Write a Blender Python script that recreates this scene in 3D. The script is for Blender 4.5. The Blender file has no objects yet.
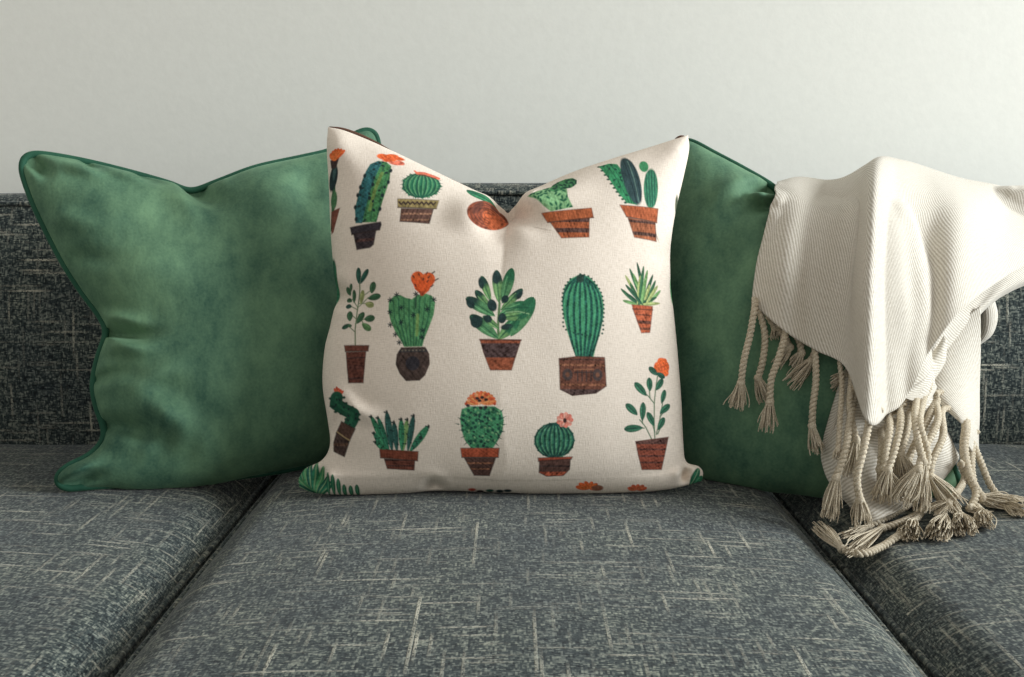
import bpy, math, random
import numpy as np
from mathutils import Vector
from mathutils.bvhtree import BVHTree

random.seed(7)
RNG = np.random.default_rng(11)
scn = bpy.context.scene
col = scn.collection
rad = math.radians

# ------------------------------------------------------------------ camera
F_PX = 1000.0
CAM = np.array([0.0, -1.39, 0.88])
PITCH = rad(8.7)
cam_d = bpy.data.cameras.new('camera')
cam_d.sensor_width = 36.0
cam_d.lens = 36.0 * F_PX / 1024.0
cam_d.clip_start = 0.02
cam = bpy.data.objects.new('camera', cam_d)
cam.location = CAM
cam.rotation_euler = (rad(90) - PITCH, 0, 0)
col.objects.link(cam)
scn.camera = cam
FWD = np.array([0, math.cos(PITCH), -math.sin(PITCH)])
UPV = np.array([0, math.sin(PITCH), math.cos(PITCH)])
RGT = np.array([1.0, 0, 0])


# measuring helpers: where a point of the photograph lies in the room
def ray(px, py):
    return RGT * ((px - 512) / F_PX) + UPV * ((338.5 - py) / F_PX) + FWD


def at_y(px, py, Y):
    d = ray(px, py)
    return CAM + d * ((Y - CAM[1]) / d[1])


def at_z(px, py, Z):
    d = ray(px, py)
    return CAM + d * ((Z - CAM[2]) / d[2])


def to_px(P):
    q = P - CAM
    w = q @ FWD
    return 512 + F_PX * (q @ RGT) / w, 338.5 - F_PX * (q @ UPV) / w


# ------------------------------------------------------------------ object helpers
def tag(o, label=None, cat=None, group=None, kind=None):
    if label: o['label'] = label
    if cat: o['category'] = cat
    if group: o['group'] = group
    if kind: o['kind'] = kind
    return o


def empty(name, loc):
    o = bpy.data.objects.new(name, None)
    o.empty_display_size = 0.1
    o.location = loc
    col.objects.link(o)
    return o


def mesh_obj(name, V, Fq, mat, parent=None, uv=None, smooth=True, colr=None):
    """V (n,3) float, Fq (m,4) or (m,3) int array, uv (n,2) per vertex"""
    V = np.asarray(V, dtype=np.float64)
    Fq = np.asarray(Fq, dtype=np.int32)
    off = np.array(parent['_org']) if parent is not None and '_org' in parent else np.zeros(3)
    me = bpy.data.meshes.new(name)
    k = Fq.shape[1]
    me.vertices.add(len(V))
    me.vertices.foreach_set('co', (V - off).astype(np.float32).ravel())
    me.loops.add(Fq.size)
    me.loops.foreach_set('vertex_index', Fq.ravel())
    me.polygons.add(len(Fq))
    me.polygons.foreach_set('loop_start', np.arange(0, Fq.size, k, dtype=np.int32))
    me.polygons.foreach_set('loop_total', np.full(len(Fq), k, dtype=np.int32))
    me.polygons.foreach_set('use_smooth', np.full(len(Fq), smooth, dtype=bool))
    me.update(calc_edges=True)
    if uv is not None:
        l = me.uv_layers.new(name='UVMap')
        l.data.foreach_set('uv', np.asarray(uv, dtype=np.float32)[Fq.ravel()].ravel())
    if colr is not None:
        ca = me.color_attributes.new('print', 'FLOAT_COLOR', 'POINT')
        c4 = np.ones((len(V), 4), dtype=np.float32)
        c4[:, :3] = colr
        ca.data.foreach_set('color', c4.ravel())
    me.validate()
    o = bpy.data.objects.new(name, me)
    me.materials.append(mat)
    if parent is not None:
        o.parent = parent
    col.objects.link(o)
    return o


def root(name, loc):
    e = empty(name, loc)
    e['_org'] = [float(c) for c in loc]
    return e


def grid_faces(nu, nv, off=0, flip=False):
    """vertices laid out [j*nu+i], i along u"""
    i, j = np.meshgrid(np.arange(nu - 1), np.arange(nv - 1))
    a = (j * nu + i).ravel() + off
    f = np.stack([a, a + nu, a + nu + 1, a + 1], 1)
    return f[:, ::-1] if flip else f


def catmull(pts, n, closed=False):
    P = np.asarray(pts, dtype=float)
    m = len(P)
    if closed:
        Q = np.vstack([P[-1], P, P[0], P[1]])
        segs = m
    else:
        Q = np.vstack([2 * P[0] - P[1], P, 2 * P[-1] - P[-2]])
        segs = m - 1
    res = []
    for s in range(segs):
        p0, p1, p2, p3 = Q[s:s + 4]
        for t in np.linspace(0, 1, 24, endpoint=False):
            res.append(0.5 * ((2 * p1) + (-p0 + p2) * t + (2 * p0 - 5 * p1 + 4 * p2 - p3) * t * t + (-p0 + 3 * p1 - 3 * p2 + p3) * t ** 3))
    res.append(P[0] if closed else P[-1])
    R = np.array(res)
    d = np.concatenate([[0], np.cumsum(np.linalg.norm(np.diff(R, axis=0), axis=1))])
    t = np.linspace(0, d[-1], n)
    return np.stack([np.interp(t, d, R[:, k]) for k in range(R.shape[1])], 1)


def tube(P, r, k=8, closed=False):
    """tube about polyline P (n,3), radius r scalar or (n,). returns V, F"""
    P = np.asarray(P, dtype=float)
    n = len(P)
    r = np.broadcast_to(np.asarray(r, dtype=float), (n,))
    T = np.gradient(P, axis=0)
    if closed:
        T[0] = P[1] - P[-2]
        T[-1] = T[0]
    T /= np.linalg.norm(T, axis=1)[:, None] + 1e-12
    up = np.array([0, 0, 1.0]) if abs(T[0][2]) < 0.9 else np.array([1.0, 0, 0])
    N = np.zeros_like(P)
    v = up - T[0] * (up @ T[0])
    v /= np.linalg.norm(v)
    for i in range(n):
        v = v - T[i] * (v @ T[i])
        v /= np.linalg.norm(v) + 1e-12
        N[i] = v
    B = np.cross(T, N)
    a = np.linspace(0, 2 * math.pi, k, endpoint=False)
    V = P[:, None, :] + r[:, None, None] * (N[:, None, :] * np.cos(a)[None, :, None] + B[:, None, :] * np.sin(a)[None, :, None])
    V = V.reshape(-1, 3)
    F = []
    for i in range(n - 1):
        for j in range(k):
            F.append((i * k + j, i * k + (j + 1) % k, (i + 1) * k + (j + 1) % k, (i + 1) * k + j))
    return V, np.array(F)


def snoise(X, Y, scale, seed, octs=2):
    """cheap smooth noise, value about -1..1"""
    r = np.random.default_rng(seed)
    out = np.zeros_like(X)
    amp, tot = 1.0, 0
    for o in range(octs):
        for k in range(5):
            a = r.uniform(0, 2 * math.pi)
            f = scale * (2 ** o) * r.uniform(0.6, 1.4)
            out += amp * np.sin((X * math.cos(a) + Y * math.sin(a)) * f + r.uniform(0, 6.28)) / 3
        tot += amp
        amp *= 0.5
    return out / tot


# ------------------------------------------------------------------ materials
def new_mat(name):
    m = bpy.data.materials.new(name)
    m.use_nodes = True
    nt = m.node_tree
    b = nt.nodes['Principled BSDF']
    return m, nt, b


def node(nt, t, **kw):
    n = nt.nodes.new(t)
    for k, v in kw.items():
        if k.startswith('i_'):
            n.inputs[k[2:].replace('_', ' ')].default_value = v
        else:
            setattr(n, k, v)
    return n


def srgb(r, g, b):
    f = lambda c: (c / 255 / 12.92) if c / 255 <= 0.04045 else ((c / 255 + 0.055) / 1.055) ** 2.4
    return (f(r), f(g), f(b), 1)


def lin(c):
    c = np.asarray(c, dtype=float) / 255
    return np.where(c <= 0.04045, c / 12.92, ((c + 0.055) / 1.055) ** 2.4)


def mapped(nt, scale, rot=(0, 0, 0), src='UV'):
    tc = node(nt, 'ShaderNodeTexCoord')
    mp = node(nt, 'ShaderNodeMapping')
    mp.inputs['Scale'].default_value = scale
    mp.inputs['Rotation'].default_value = rot
    nt.links.new(tc.outputs[src], mp.inputs['Vector'])
    return mp.outputs['Vector']


def ramp(nt, fac, stops, interp='LINEAR'):
    r = node(nt, 'ShaderNodeValToRGB')
    r.color_ramp.interpolation = interp
    e = r.color_ramp.elements
    while len(e) < len(stops): e.new(0.5)
    for k, (p, c) in enumerate(stops):
        e[k].position = p
        e[k].color = c
    nt.links.new(fac, r.inputs['Fac'])
    return r.outputs['Color']


def mixc(nt, fac, a, b, mode='MIX'):
    m = node(nt, 'ShaderNodeMix', data_type='RGBA', blend_type=mode)
    for s, v in ((m.inputs['Factor'], fac), (m.inputs[6], a), (m.inputs[7], b)):
        if hasattr(v, 'links'): nt.links.new(v, s)
        else: s.default_value = v
    return m.outputs[2]


def mth(nt, op, a, b=0.0):
    m = node(nt, 'ShaderNodeMath', operation=op)
    for s, v in ((m.inputs[0], a), (m.inputs[1], b)):
        if hasattr(v, 'links'): nt.links.new(v, s)
        else: s.default_value = v
    return m.outputs[0]


def noise(nt, vec, scale=1.0, detail=2.0, rough=0.5):
    n = node(nt, 'ShaderNodeTexNoise')
    n.inputs['Scale'].default_value = scale
    n.inputs['Detail'].default_value = detail
    n.inputs['Roughness'].default_value = rough
    nt.links.new(vec, n.inputs['Vector'])
    return n.outputs['Fac']


def bump(nt, b, h, strength, dist):
    n = node(nt, 'ShaderNodeBump')
    n.inputs['Strength'].default_value = strength
    n.inputs['Distance'].default_value = dist
    nt.links.new(h, n.inputs['Height'])
    nt.links.new(n.outputs['Normal'], b.inputs['Normal'])
    return n


def yarns(nt, axis, per_m, along, seed, detail=1.0):
    """parallel threads: each lane across `axis` is one straight thread whose tone
    wanders along its length. returns (tone, distance from the thread's middle)"""
    tc = node(nt, 'ShaderNodeTexCoord')
    sp = node(nt, 'ShaderNodeSeparateXYZ')
    nt.links.new(tc.outputs['UV'], sp.inputs[0])
    u, v = (sp.outputs[0], sp.outputs[1]) if axis == 0 else (sp.outputs[1], sp.outputs[0])
    vs = mth(nt, 'MULTIPLY', v, per_m)
    lane = mth(nt, 'FLOOR', vs)
    cb = node(nt, 'ShaderNodeCombineXYZ')
    nt.links.new(mth(nt, 'MULTIPLY', u, along), cb.inputs[0])
    nt.links.new(mth(nt, 'MULTIPLY', lane, 7.73), cb.inputs[1])
    cb.inputs[2].default_value = seed
    mid = mth(nt, 'ABSOLUTE', mth(nt, 'SUBTRACT', mth(nt, 'SUBTRACT', vs, lane), 0.5))
    return noise(nt, cb.outputs[0], 1, detail, 0.6), mid


def mat_sofa():
    m, nt, b = new_mat('slub_weave_upholstery')
    # fine heathered yarns crossing each other
    wu, mu = yarns(nt, 0, 520, 130, 0.3, 2)
    wv, mv = yarns(nt, 1, 470, 110, 4.1, 2)
    fine = mth(nt, 'MULTIPLY', mth(nt, 'ADD', wu, wv), 0.5)
    big = noise(nt, mapped(nt, (9, 9, 1)), 1, 3, 0.6)
    base = ramp(nt, fine, [(0.36, srgb(*SOFA[0])), (0.5, srgb(*SOFA[1])), (0.65, srgb(*SOFA[2]))])
    base = mixc(nt, 1.0, base, ramp(nt, big, [(0.3, (0.72, 0.76, 0.82, 1)), (0.7, (1.22, 1.2, 1.12, 1))]), 'MULTIPLY')
    # slubs: thick pale yarns that come and go, along both thread directions
    hs, hm = yarns(nt, 0, 230, 11, 9.2, 0)
    vs, vm = yarns(nt, 1, 210, 12, 15.7, 0)
    bead, _ = yarns(nt, 1, 420, 420, 2.2, 0)
    bead2, _ = yarns(nt, 0, 420, 420, 6.2, 0)
    h = mth(nt, 'MULTIPLY', ramp(nt, hs, [(0.635, (0, 0, 0, 1)), (0.80, (1, 1, 1, 1))]), ramp(nt, hm, [(0.28, (1, 1, 1, 1)), (0.46, (0, 0, 0, 1))]))
    v = mth(nt, 'MULTIPLY', ramp(nt, vs, [(0.655, (0, 0, 0, 1)), (0.83, (1, 1, 1, 1))]), ramp(nt, vm, [(0.28, (1, 1, 1, 1)), (0.46, (0, 0, 0, 1))]))
    h = mth(nt, 'MULTIPLY', h, ramp(nt, bead, [(0.36, (0.2,) * 3 + (1,)), (0.55, (1, 1, 1, 1))]))
    v = mth(nt, 'MULTIPLY', v, ramp(nt, bead2, [(0.36, (0.2,) * 3 + (1,)), (0.55, (1, 1, 1, 1))]))
    patch = ramp(nt, noise(nt, mapped(nt, (9, 9, 1)), 1, 1, 0.5), [(0.35, (0.3,) * 3 + (1,)), (0.6, (1, 1, 1, 1))])
    s = mth(nt, 'MULTIPLY', mth(nt, 'MULTIPLY', mth(nt, 'MAXIMUM', h, v), patch), 0.95)
    c = mixc(nt, s, base, srgb(*SOFA[3]))
    nt.links.new(c, b.inputs['Base Color'])
    b.inputs['Roughness'].default_value = 0.95
    b.inputs['Specular IOR Level'].default_value = 0.15
    b.inputs['Sheen Weight'].default_value = 0.15
    b.inputs['Sheen Roughness'].default_value = 0.5
    bump(nt, b, mth(nt, 'ADD', fine, mth(nt, 'MULTIPLY', s, 0.5)), 0.9, 0.0015)
    return m


def mat_velvet(name, c0, c1):
    m, nt, b = new_mat(name)
    n1 = noise(nt, mapped(nt, (7, 5, 5), src='Object'), 1, 4, 0.6)
    n2 = noise(nt, mapped(nt, (260, 260, 260), src='Object'), 1, 1, 0.5)
    n3 = noise(nt, mapped(nt, (38, 22, 22), src='Object'), 1, 3, 0.65)
    f = mth(nt, 'ADD', mth(nt, 'MULTIPLY', n1, 0.6), mth(nt, 'ADD', mth(nt, 'MULTIPLY', n2, 0.12), mth(nt, 'MULTIPLY', n3, 0.28)))
    c = ramp(nt, f, [(0.34, c0), (0.62, c1)])
    nt.links.new(c, b.inputs['Base Color'])
    b.inputs['Roughness'].default_value = 0.75
    b.inputs['Specular IOR Level'].default_value = 0.2
    b.inputs['Sheen Weight'].default_value = 0.45
    b.inputs['Sheen Roughness'].default_value = 0.35
    b.inputs['Sheen Tint'].default_value = srgb(150, 190, 155)
    bump(nt, b, mth(nt, 'ADD', mth(nt, 'MULTIPLY', n2, 0.12), n3), 0.5, 0.003)
    return m


def mat_linen_print():
    m, nt, b = new_mat('printed_linen')
    at = node(nt, 'ShaderNodeAttribute', attribute_name='print')
    wu = noise(nt, mapped(nt, (120, 900, 1)), 1, 1, 0.5)
    wv = noise(nt, mapped(nt, (900, 120, 1)), 1, 1, 0.5)
    f = mth(nt, 'MULTIPLY', mth(nt, 'ADD', wu, wv), 0.5)
    k = ramp(nt, f, [(0.36, (0.90, 0.89, 0.87, 1)), (0.6, (1.05, 1.05, 1.05, 1))])
    c = mixc(nt, 1.0, at.outputs['Color'], k, 'MULTIPLY')
    nt.links.new(c, b.inputs['Base Color'])
    b.inputs['Roughness'].default_value = 0.9
    b.inputs['Specular IOR Level'].default_value = 0.15
    bump(nt, b, f, 0.6, 0.001)
    return m


def mat_plain_cloth(name, c, rough=0.9, sc=500, spec=0.15):
    m, nt, b = new_mat(name)
    n = noise(nt, mapped(nt, (sc, sc, sc), src='Object'), 1, 2, 0.6)
    cc = ramp(nt, n, [(0.3, tuple(0.7 * x for x in c[:3]) + (1,)), (0.7, tuple(min(1, 1.2 * x) for x in c[:3]) + (1,))])
    nt.links.new(cc, b.inputs['Base Color'])
    b.inputs['Roughness'].default_value = rough
    b.inputs['Specular IOR Level'].default_value = spec
    bump(nt, b, n, 0.4, 0.001)
    return m


def mat_blanket():
    m, nt, b = new_mat('cream_twill')
    # diagonal twill ribs
    vec = mapped(nt, (1, 1, 1), (0, 0, rad(12)))
    w = node(nt, 'ShaderNodeTexWave', wave_type='BANDS', bands_direction='X')
    w.inputs['Scale'].default_value = 82
    w.inputs['Distortion'].default_value = 1.2
    w.inputs['Detail'].default_value = 2
    w.inputs['Detail Scale'].default_value = 1.5
    nt.links.new(vec, w.inputs['Vector'])
    yarn = noise(nt, mapped(nt, (500, 260, 1)), 1, 2, 0.6)
    slub = noise(nt, mapped(nt, (40, 400, 1)), 1, 2, 0.6)
    f = mth(nt, 'ADD', mth(nt, 'MULTIPLY', w.outputs['Fac'], 0.5), mth(nt, 'MULTIPLY', yarn, 0.5))
    c = ramp(nt, f, [(0.15, srgb(174, 164, 147)), (0.5, srgb(208, 201, 188)), (0.8, srgb(226, 221, 210))])
    c = mixc(nt, 1.0, c, ramp(nt, slub, [(0.3, (0.93, 0.92, 0.9, 1)), (0.65, (1.04, 1.04, 1.04, 1))]), 'MULTIPLY')
    nt.links.new(c, b.inputs['Base Color'])
    b.inputs['Roughness'].default_value = 0.92
    b.inputs['Specular IOR Level'].default_value = 0.15
    b.inputs['Sheen Weight'].default_value = 0.1
    bump(nt, b, f, 0.5, 0.0012)
    return m


def mat_yarn():
    m, nt, b = new_mat('cotton_yarn')
    n = noise(nt, mapped(nt, (500, 500, 500), src='Object'), 1, 2, 0.6)
    c = ramp(nt, n, [(0.3, srgb(168, 154, 130)), (0.55, srgb(202, 190, 168)), (0.75, srgb(220, 212, 194))])
    nt.links.new(c, b.inputs['Base Color'])
    b.inputs['Roughness'].default_value = 0.95
    b.inputs['Specular IOR Level'].default_value = 0.1
    bump(nt, b, n, 0.6, 0.001)
    return m


def mat_paint(name, c, sc=60, bs=0.15):
    m, nt, b = new_mat(name)
    n = noise(nt, mapped(nt, (sc, sc, sc), src='Object'), 1, 3, 0.6)
    cc = ramp(nt, n, [(0.2, tuple(0.97 * x for x in c[:3]) + (1,)), (0.8, tuple(min(1, 1.02 * x) for x in c[:3]) + (1,))])
    nt.links.new(cc, b.inputs['Base Color'])
    b.inputs['Roughness'].default_value = 0.85
    b.inputs['Specular IOR Level'].default_value = 0.2
    bump(nt, b, n, bs, 0.002)
    return m


def mat_wood(name, c0, c1):
    m, nt, b = new_mat(name)
    n = noise(nt, mapped(nt, (3, 45, 3), src='Object'), 1, 5, 0.6)
    nt.links.new(ramp(nt, n, [(0.3, c0), (0.7, c1)]), b.inputs['Base Color'])
    b.inputs['Roughness'].default_value = 0.5
    bump(nt, b, n, 0.2, 0.002)
    return m


SOFA = [(14, 22, 26), (58, 67, 67), (142, 146, 135), (190, 186, 168)]
M_SOFA = mat_sofa()
M_SEAM = mat_plain_cloth('dark_seam_cord', srgb(46, 52, 56), sc=700)
M_VELVET = mat_velvet('green_velvet', srgb(50, 86, 72), srgb(112, 148, 114))
M_VELVET_CORD = mat_velvet('green_velvet_cord', srgb(30, 72, 56), srgb(48, 94, 72))
M_PRINT = mat_linen_print()
M_BROWN = mat_plain_cloth('brown_linen', srgb(104, 76, 62))
M_BLANKET = mat_blanket()
M_YARN = mat_yarn()
M_WALL = mat_paint('wall_paint', srgb(234, 234, 225))
M_TRIM = mat_paint('white_trim_paint', srgb(228, 227, 220), 20, 0.05)
M_FLOOR = mat_wood('oak_boards', srgb(120, 88, 60), srgb(158, 122, 88))
M_LEGWOOD = mat_wood('dark_leg_wood', srgb(50, 34, 24), srgb(80, 56, 40))


# ------------------------------------------------------------------ the room
def box_obj(name, lo, hi, mat, parent=None):
    lo, hi = np.array(lo, float), np.array(hi, float)
    V = np.array([[lo[0] if i & 1 == 0 else hi[0], lo[1] if i & 2 == 0 else hi[1], lo[2] if i & 4 == 0 else hi[2]] for i in range(8)])
    F = [(0, 2, 3, 1), (4, 5, 7, 6), (0, 1, 5, 4), (2, 6, 7, 3), (0, 4, 6, 2), (1, 3, 7, 5)]
    return mesh_obj(name, V, F, mat, parent, smooth=False)


tag(box_obj('wall_back', (-2.6, 0.66, 0), (2.6, 0.76, 2.7), M_WALL), kind='structure')
tag(box_obj('floor', (-2.6, -2.6, -0.1), (2.6, 0.76, 0), M_FLOOR), kind='structure')
tag(box_obj('baseboard_back', (-2.6, 0.64, 0), (2.6, 0.66, 0.12), M_TRIM), kind='structure')


# ------------------------------------------------------------------ sofa
def rounded_box(hx, hy, hz, r, nx, ny, nz, crown=0.0, crown_side=0.0, seed=0, wob=0.0, flare=None):
    """grid-cube mapped to a rounded box; returns V, F, UV (metres)"""
    Vs, Fs, UVs = [], [], []
    off = 0

    def warp(n):
        t = np.linspace(-1, 1, n)
        return t

    faces = [(0, 1, 2, 1), (0, 1, 2, -1), (0, 2, 1, 1), (0, 2, 1, -1), (1, 2, 0, 1), (1, 2, 0, -1)]
    H = np.array([hx, hy, hz])
    N = [nx, ny, nz]
    for (a, b_, c, s) in faces:
        ta, tb = warp(N[a]), warp(N[b_])
        A, B = np.meshgrid(ta, tb)
        P = np.zeros(A.shape + (3,))
        P[..., a], P[..., b_], P[..., c] = A * H[a], B * H[b_], s * H[c]
        P = P.reshape(-1, 3)
        uv = np.stack([P[:, a], P[:, b_]], 1)
        if c == 1: uv = np.stack([P[:, a], P[:, b_] + 3.3 * s], 1)
        if c == 0: uv = np.stack([P[:, a] + 5.1, P[:, b_]], 1)
        I = np.clip(P, -(H - r), H - r)
        d = P - I
        L = np.linalg.norm(d, axis=1)
        mx = np.abs(d).max(axis=1)
        P2 = I + np.where(L[:, None] > 1e-9, d / np.maximum(L, 1e-9)[:, None] * mx[:, None], 0)
        flip = (s > 0) ^ (c == 1)
        Fs.append(grid_faces(N[a], N[b_], off, flip=bool(flip)))
        Vs.append(P2); UVs.append(uv)
        off += len(P2)
    V, F, UV = np.vstack(Vs), np.vstack(Fs), np.vstack(UVs)
    # weld the shared borders
    key = np.round(V * 1e5).astype(np.int64)
    n = V / H
    bulge = crown * np.clip(1 - np.abs(n[:, 0]) ** 3, 0, 1) * np.clip(1 - np.abs(n[:, 1]) ** 6, 0, 1) * np.clip(n[:, 2], -1, 1)
    V = V.copy()
    V[:, 2] += bulge
    V[:, 0] += np.sign(n[:, 0]) * crown_side * np.abs(n[:, 0]) * np.clip(1 - n[:, 1] ** 2, 0, 1) * np.clip(1 - n[:, 2] ** 2, 0, 1)
    V[:, 1] += np.sign(n[:, 1]) * crown_side * np.abs(n[:, 1]) * np.clip(1 - n[:, 0] ** 2, 0, 1) * np.clip(1 - n[:, 2] ** 2, 0, 1)
    if wob:
        w = snoise(V[:, 0] + V[:, 1] * 0.3, V[:, 1] + V[:, 2], 14, seed, 2) * wob
        V[:, 2] += w * np.clip(n[:, 2], 0, 1)
        V[:, 1] += w * 0.5
    return V, F, UV


SEAT_Z = 0.452


def loop_on_box(hx, hy, r, z, n=60):
    pts = []
    for (cx, cy, a0) in ((hx - r, hy - r, 0), (-hx + r, hy - r, 90), (-hx + r, -hy + r, 180), (hx - r, -hy + r, 270)):
        for a in np.linspace(a0, a0 + 90, 10):
            pts.append((cx + r * math.cos(rad(a)), cy + r * math.sin(rad(a)), z))
    P = np.array(pts + [pts[0]])
    d = np.concatenate([[0], np.cumsum(np.linalg.norm(np.diff(P, axis=0), axis=1))])
    t = np.linspace(0, d[-1], n * 4)
    return np.stack([np.interp(t, d, P[:, k]) for k in range(3)], 1)


sofa = root('sofa', (0, 0.0, 0))
tag(sofa, 'dark slate blue tweed sofa with pale slub threads against the wall', 'sofa')
box = rounded_box(1.17, 0.55, 0.11, 0.03, 60, 40, 12)
mesh_obj('base_frame', box[0] + [0, -0.05, 0.19], box[1], M_SOFA, sofa, box[2])
SEAT_TREES = []
seatdat = []
for kx, seed in ((0, 1), (-0.816, 2), (0.816, 3)):
    hx, hy, hz = 0.403, 0.53, 0.08
    V, F, UV = rounded_box(hx, hy, hz, 0.062, 150, 190, 24, crown=0.022, crown_side=0.005, seed=seed, wob=0.0018)
    # plump top with a soft front edge; slightly lower toward the sides
    V = V + [kx + 0.009, -0.15, SEAT_Z - 0.0275 - hz]
    if kx == 0: V[:, 2] += 0.004
    cs = mesh_obj('seat_cushion', V, F, M_SOFA, sofa, UV + [seed * 1.37, seed * 0.71])
    seatdat.append((V, F))
    # piping: two raised seams round the cushion
    for zz in (0.050, -0.042):
        inset = 0.0075 if zz > 0 else 0.002
        L = loop_on_box(hx - inset, hy - inset, 0.058, zz)
        L[:, 0] += 0.004 * np.sign(L[:, 0]) * np.clip(1 - (L[:, 1] / hy) ** 2, 0, 1)
        tv, tf = tube(L + [kx + 0.009, -0.15, SEAT_Z - 0.0275 - hz + (0.004 if kx == 0 else 0)], 0.0038, 8, True)
        p = mesh_obj('piping', tv, tf, M_SOFA, None, tv[:, :2] * 1.0)
        p.data.transform(__import__('mathutils').Matrix.Translation((0, 0, 0)))
        p.parent = cs
for V, F in seatdat:
    SEAT_TREES.append(BVHTree.FromPolygons([tuple(v) for v in V], [tuple(int(i) for i in f) for f in F]))

# back cushions lean against the back frame
LEAN = rad(7)


def lean(V, cx, cz, y0):
    V = V.copy()
    z = V[:, 2].copy(); y = V[:, 1].copy()
    V[:, 1] = y * math.cos(LEAN) + z * math.sin(LEAN) + y0
    V[:, 2] = -y * math.sin(LEAN) + z * math.cos(LEAN) + cz
    V[:, 0] += cx
    return V


BACK_TREES = []
for kx, dz, seed in ((0, 0.0, 4), (-0.804, -0.018, 5), (0.804, -0.018, 6)):
    hx, hy, hz = 0.396, 0.085, 0.235
    V, F, UV = rounded_box(hx, hy, hz, 0.032, 130, 40, 100, crown=0.004, crown_side=0.022, seed=seed, wob=0.001)
    V = lean(V, kx + 0.003, 0.641 + dz, 0.40)
    cs = mesh_obj('back_cushion', V, F, M_SOFA, sofa, UV + [seed * 1.9, seed])
    BACK_TREES.append(BVHTree.FromPolygons([tuple(v) for v in V], [tuple(int(i) for i in f) for f in F]))
    # seam along the front edge and one along the rear edge of the boxing
    for yy in (-1, 1):
        L = loop_on_box(hx - 0.022, hz - 0.022, 0.02, 0)
        L = np.stack([L[:, 0], np.full(len(L), yy * (hy + 0.0005)), L[:, 1]], 1)
        bx = 1 - np.clip((L[:, 0] / hx) ** 2, 0, 1)
        L[:, 1] += yy * 0.022 * bx * np.clip(1 - (L[:, 2] / hz) ** 2, 0, 1)
        L[:, 2] += np.where(L[:, 2] > 0.15, 0.004 * bx, 0)
        tv, tf = tube(lean(L, kx + 0.003, 0.641 + dz, 0.40), 0.004, 8, True)
        p = mesh_obj('piping', tv, tf, M_SOFA, cs, tv[:, [0, 2]])
box = rounded_box(1.17, 0.05, 0.33, 0.03, 60, 12, 40)
mesh_obj('back_frame', box[0] + [0, 0.575, 0.47], box[1], M_SOFA, sofa, box[2])
for s in (-1, 1):
    box = rounded_box(0.09, 0.62, 0.27, 0.05, 20, 60, 40)
    mesh_obj('armrest', box[0] + [s * 1.262, -0.0, 0.36], box[1], M_SOFA, sofa, box[2] + [s * 3, 7])
for sx in (-1, 1):
    for y in (-0.5, 0.5):
        P = np.array([[sx * 1.2, y, 0.001], [sx * 1.2, y, 0.1]])
        tv, tf = tube(P, np.array([0.018, 0.026]), 14)
        mesh_obj('leg', tv, tf, M_LEGWOOD, sofa)


# ------------------------------------------------------------------ pillows
def ss(x, a, b):
    t = np.clip((x - a) / (b - a), 0, 1)
    return t * t * (3 - 2 * t)


AMP = 1.7


class Plane:
    def __init__(s, p_bl, p_br, lean_dy):
        """p_bl, p_br: bottom corners in the room; lean_dy: lean per metre of height"""
        s.O = np.array(p_bl, float)
        a = np.array(p_br, float) - s.O
        a[2] = 0
        s.a = a / np.linalg.norm(a)
        back = np.array([-s.a[1], s.a[0], 0])
        b = np.array([0, 0, 1.0]) + back * lean_dy
        s.b = b / np.linalg.norm(b)
        s.n = np.cross(s.a, s.b)          # towards the camera
        if s.n[1] > 0: s.n = -s.n

    def px(s, pts):
        out = []
        for p in pts:
            d = ray(p[0], p[1])
            t = ((s.O - CAM) @ s.n) / (d @ s.n)
            q = CAM + d * t - s.O
            out.append((q @ s.a, q @ s.b))
        return np.array(out)

    def pos(s, st):
        return s.O + st[..., 0:1] * s.a + st[..., 1:2] * s.b


def seg_dist(P, pts):
    """distance from points P (n,2) to polyline, and the fraction along it"""
    best = np.full(len(P), 1e9)
    fr = np.zeros(len(P))
    L = np.concatenate([[0], np.cumsum(np.linalg.norm(np.diff(pts, axis=0), axis=1))])
    side = np.zeros(len(P))
    for k in range(len(pts) - 1):
        a, b = pts[k], pts[k + 1]
        ab = b - a
        t = np.clip(((P - a) @ ab) / (ab @ ab + 1e-12), 0, 1)
        q = a + t[:, None] * ab
        d = np.linalg.norm(P - q, axis=1)
        m = d < best
        best = np.where(m, d, best)
        fr = np.where(m, (L[k] + t * (L[k + 1] - L[k])) / L[-1], fr)
        cr = ab[0] * (P[:, 1] - a[1]) - ab[1] * (P[:, 0] - a[0])
        side = np.where(m, np.sign(cr), side)
    return best, fr, side


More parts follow.
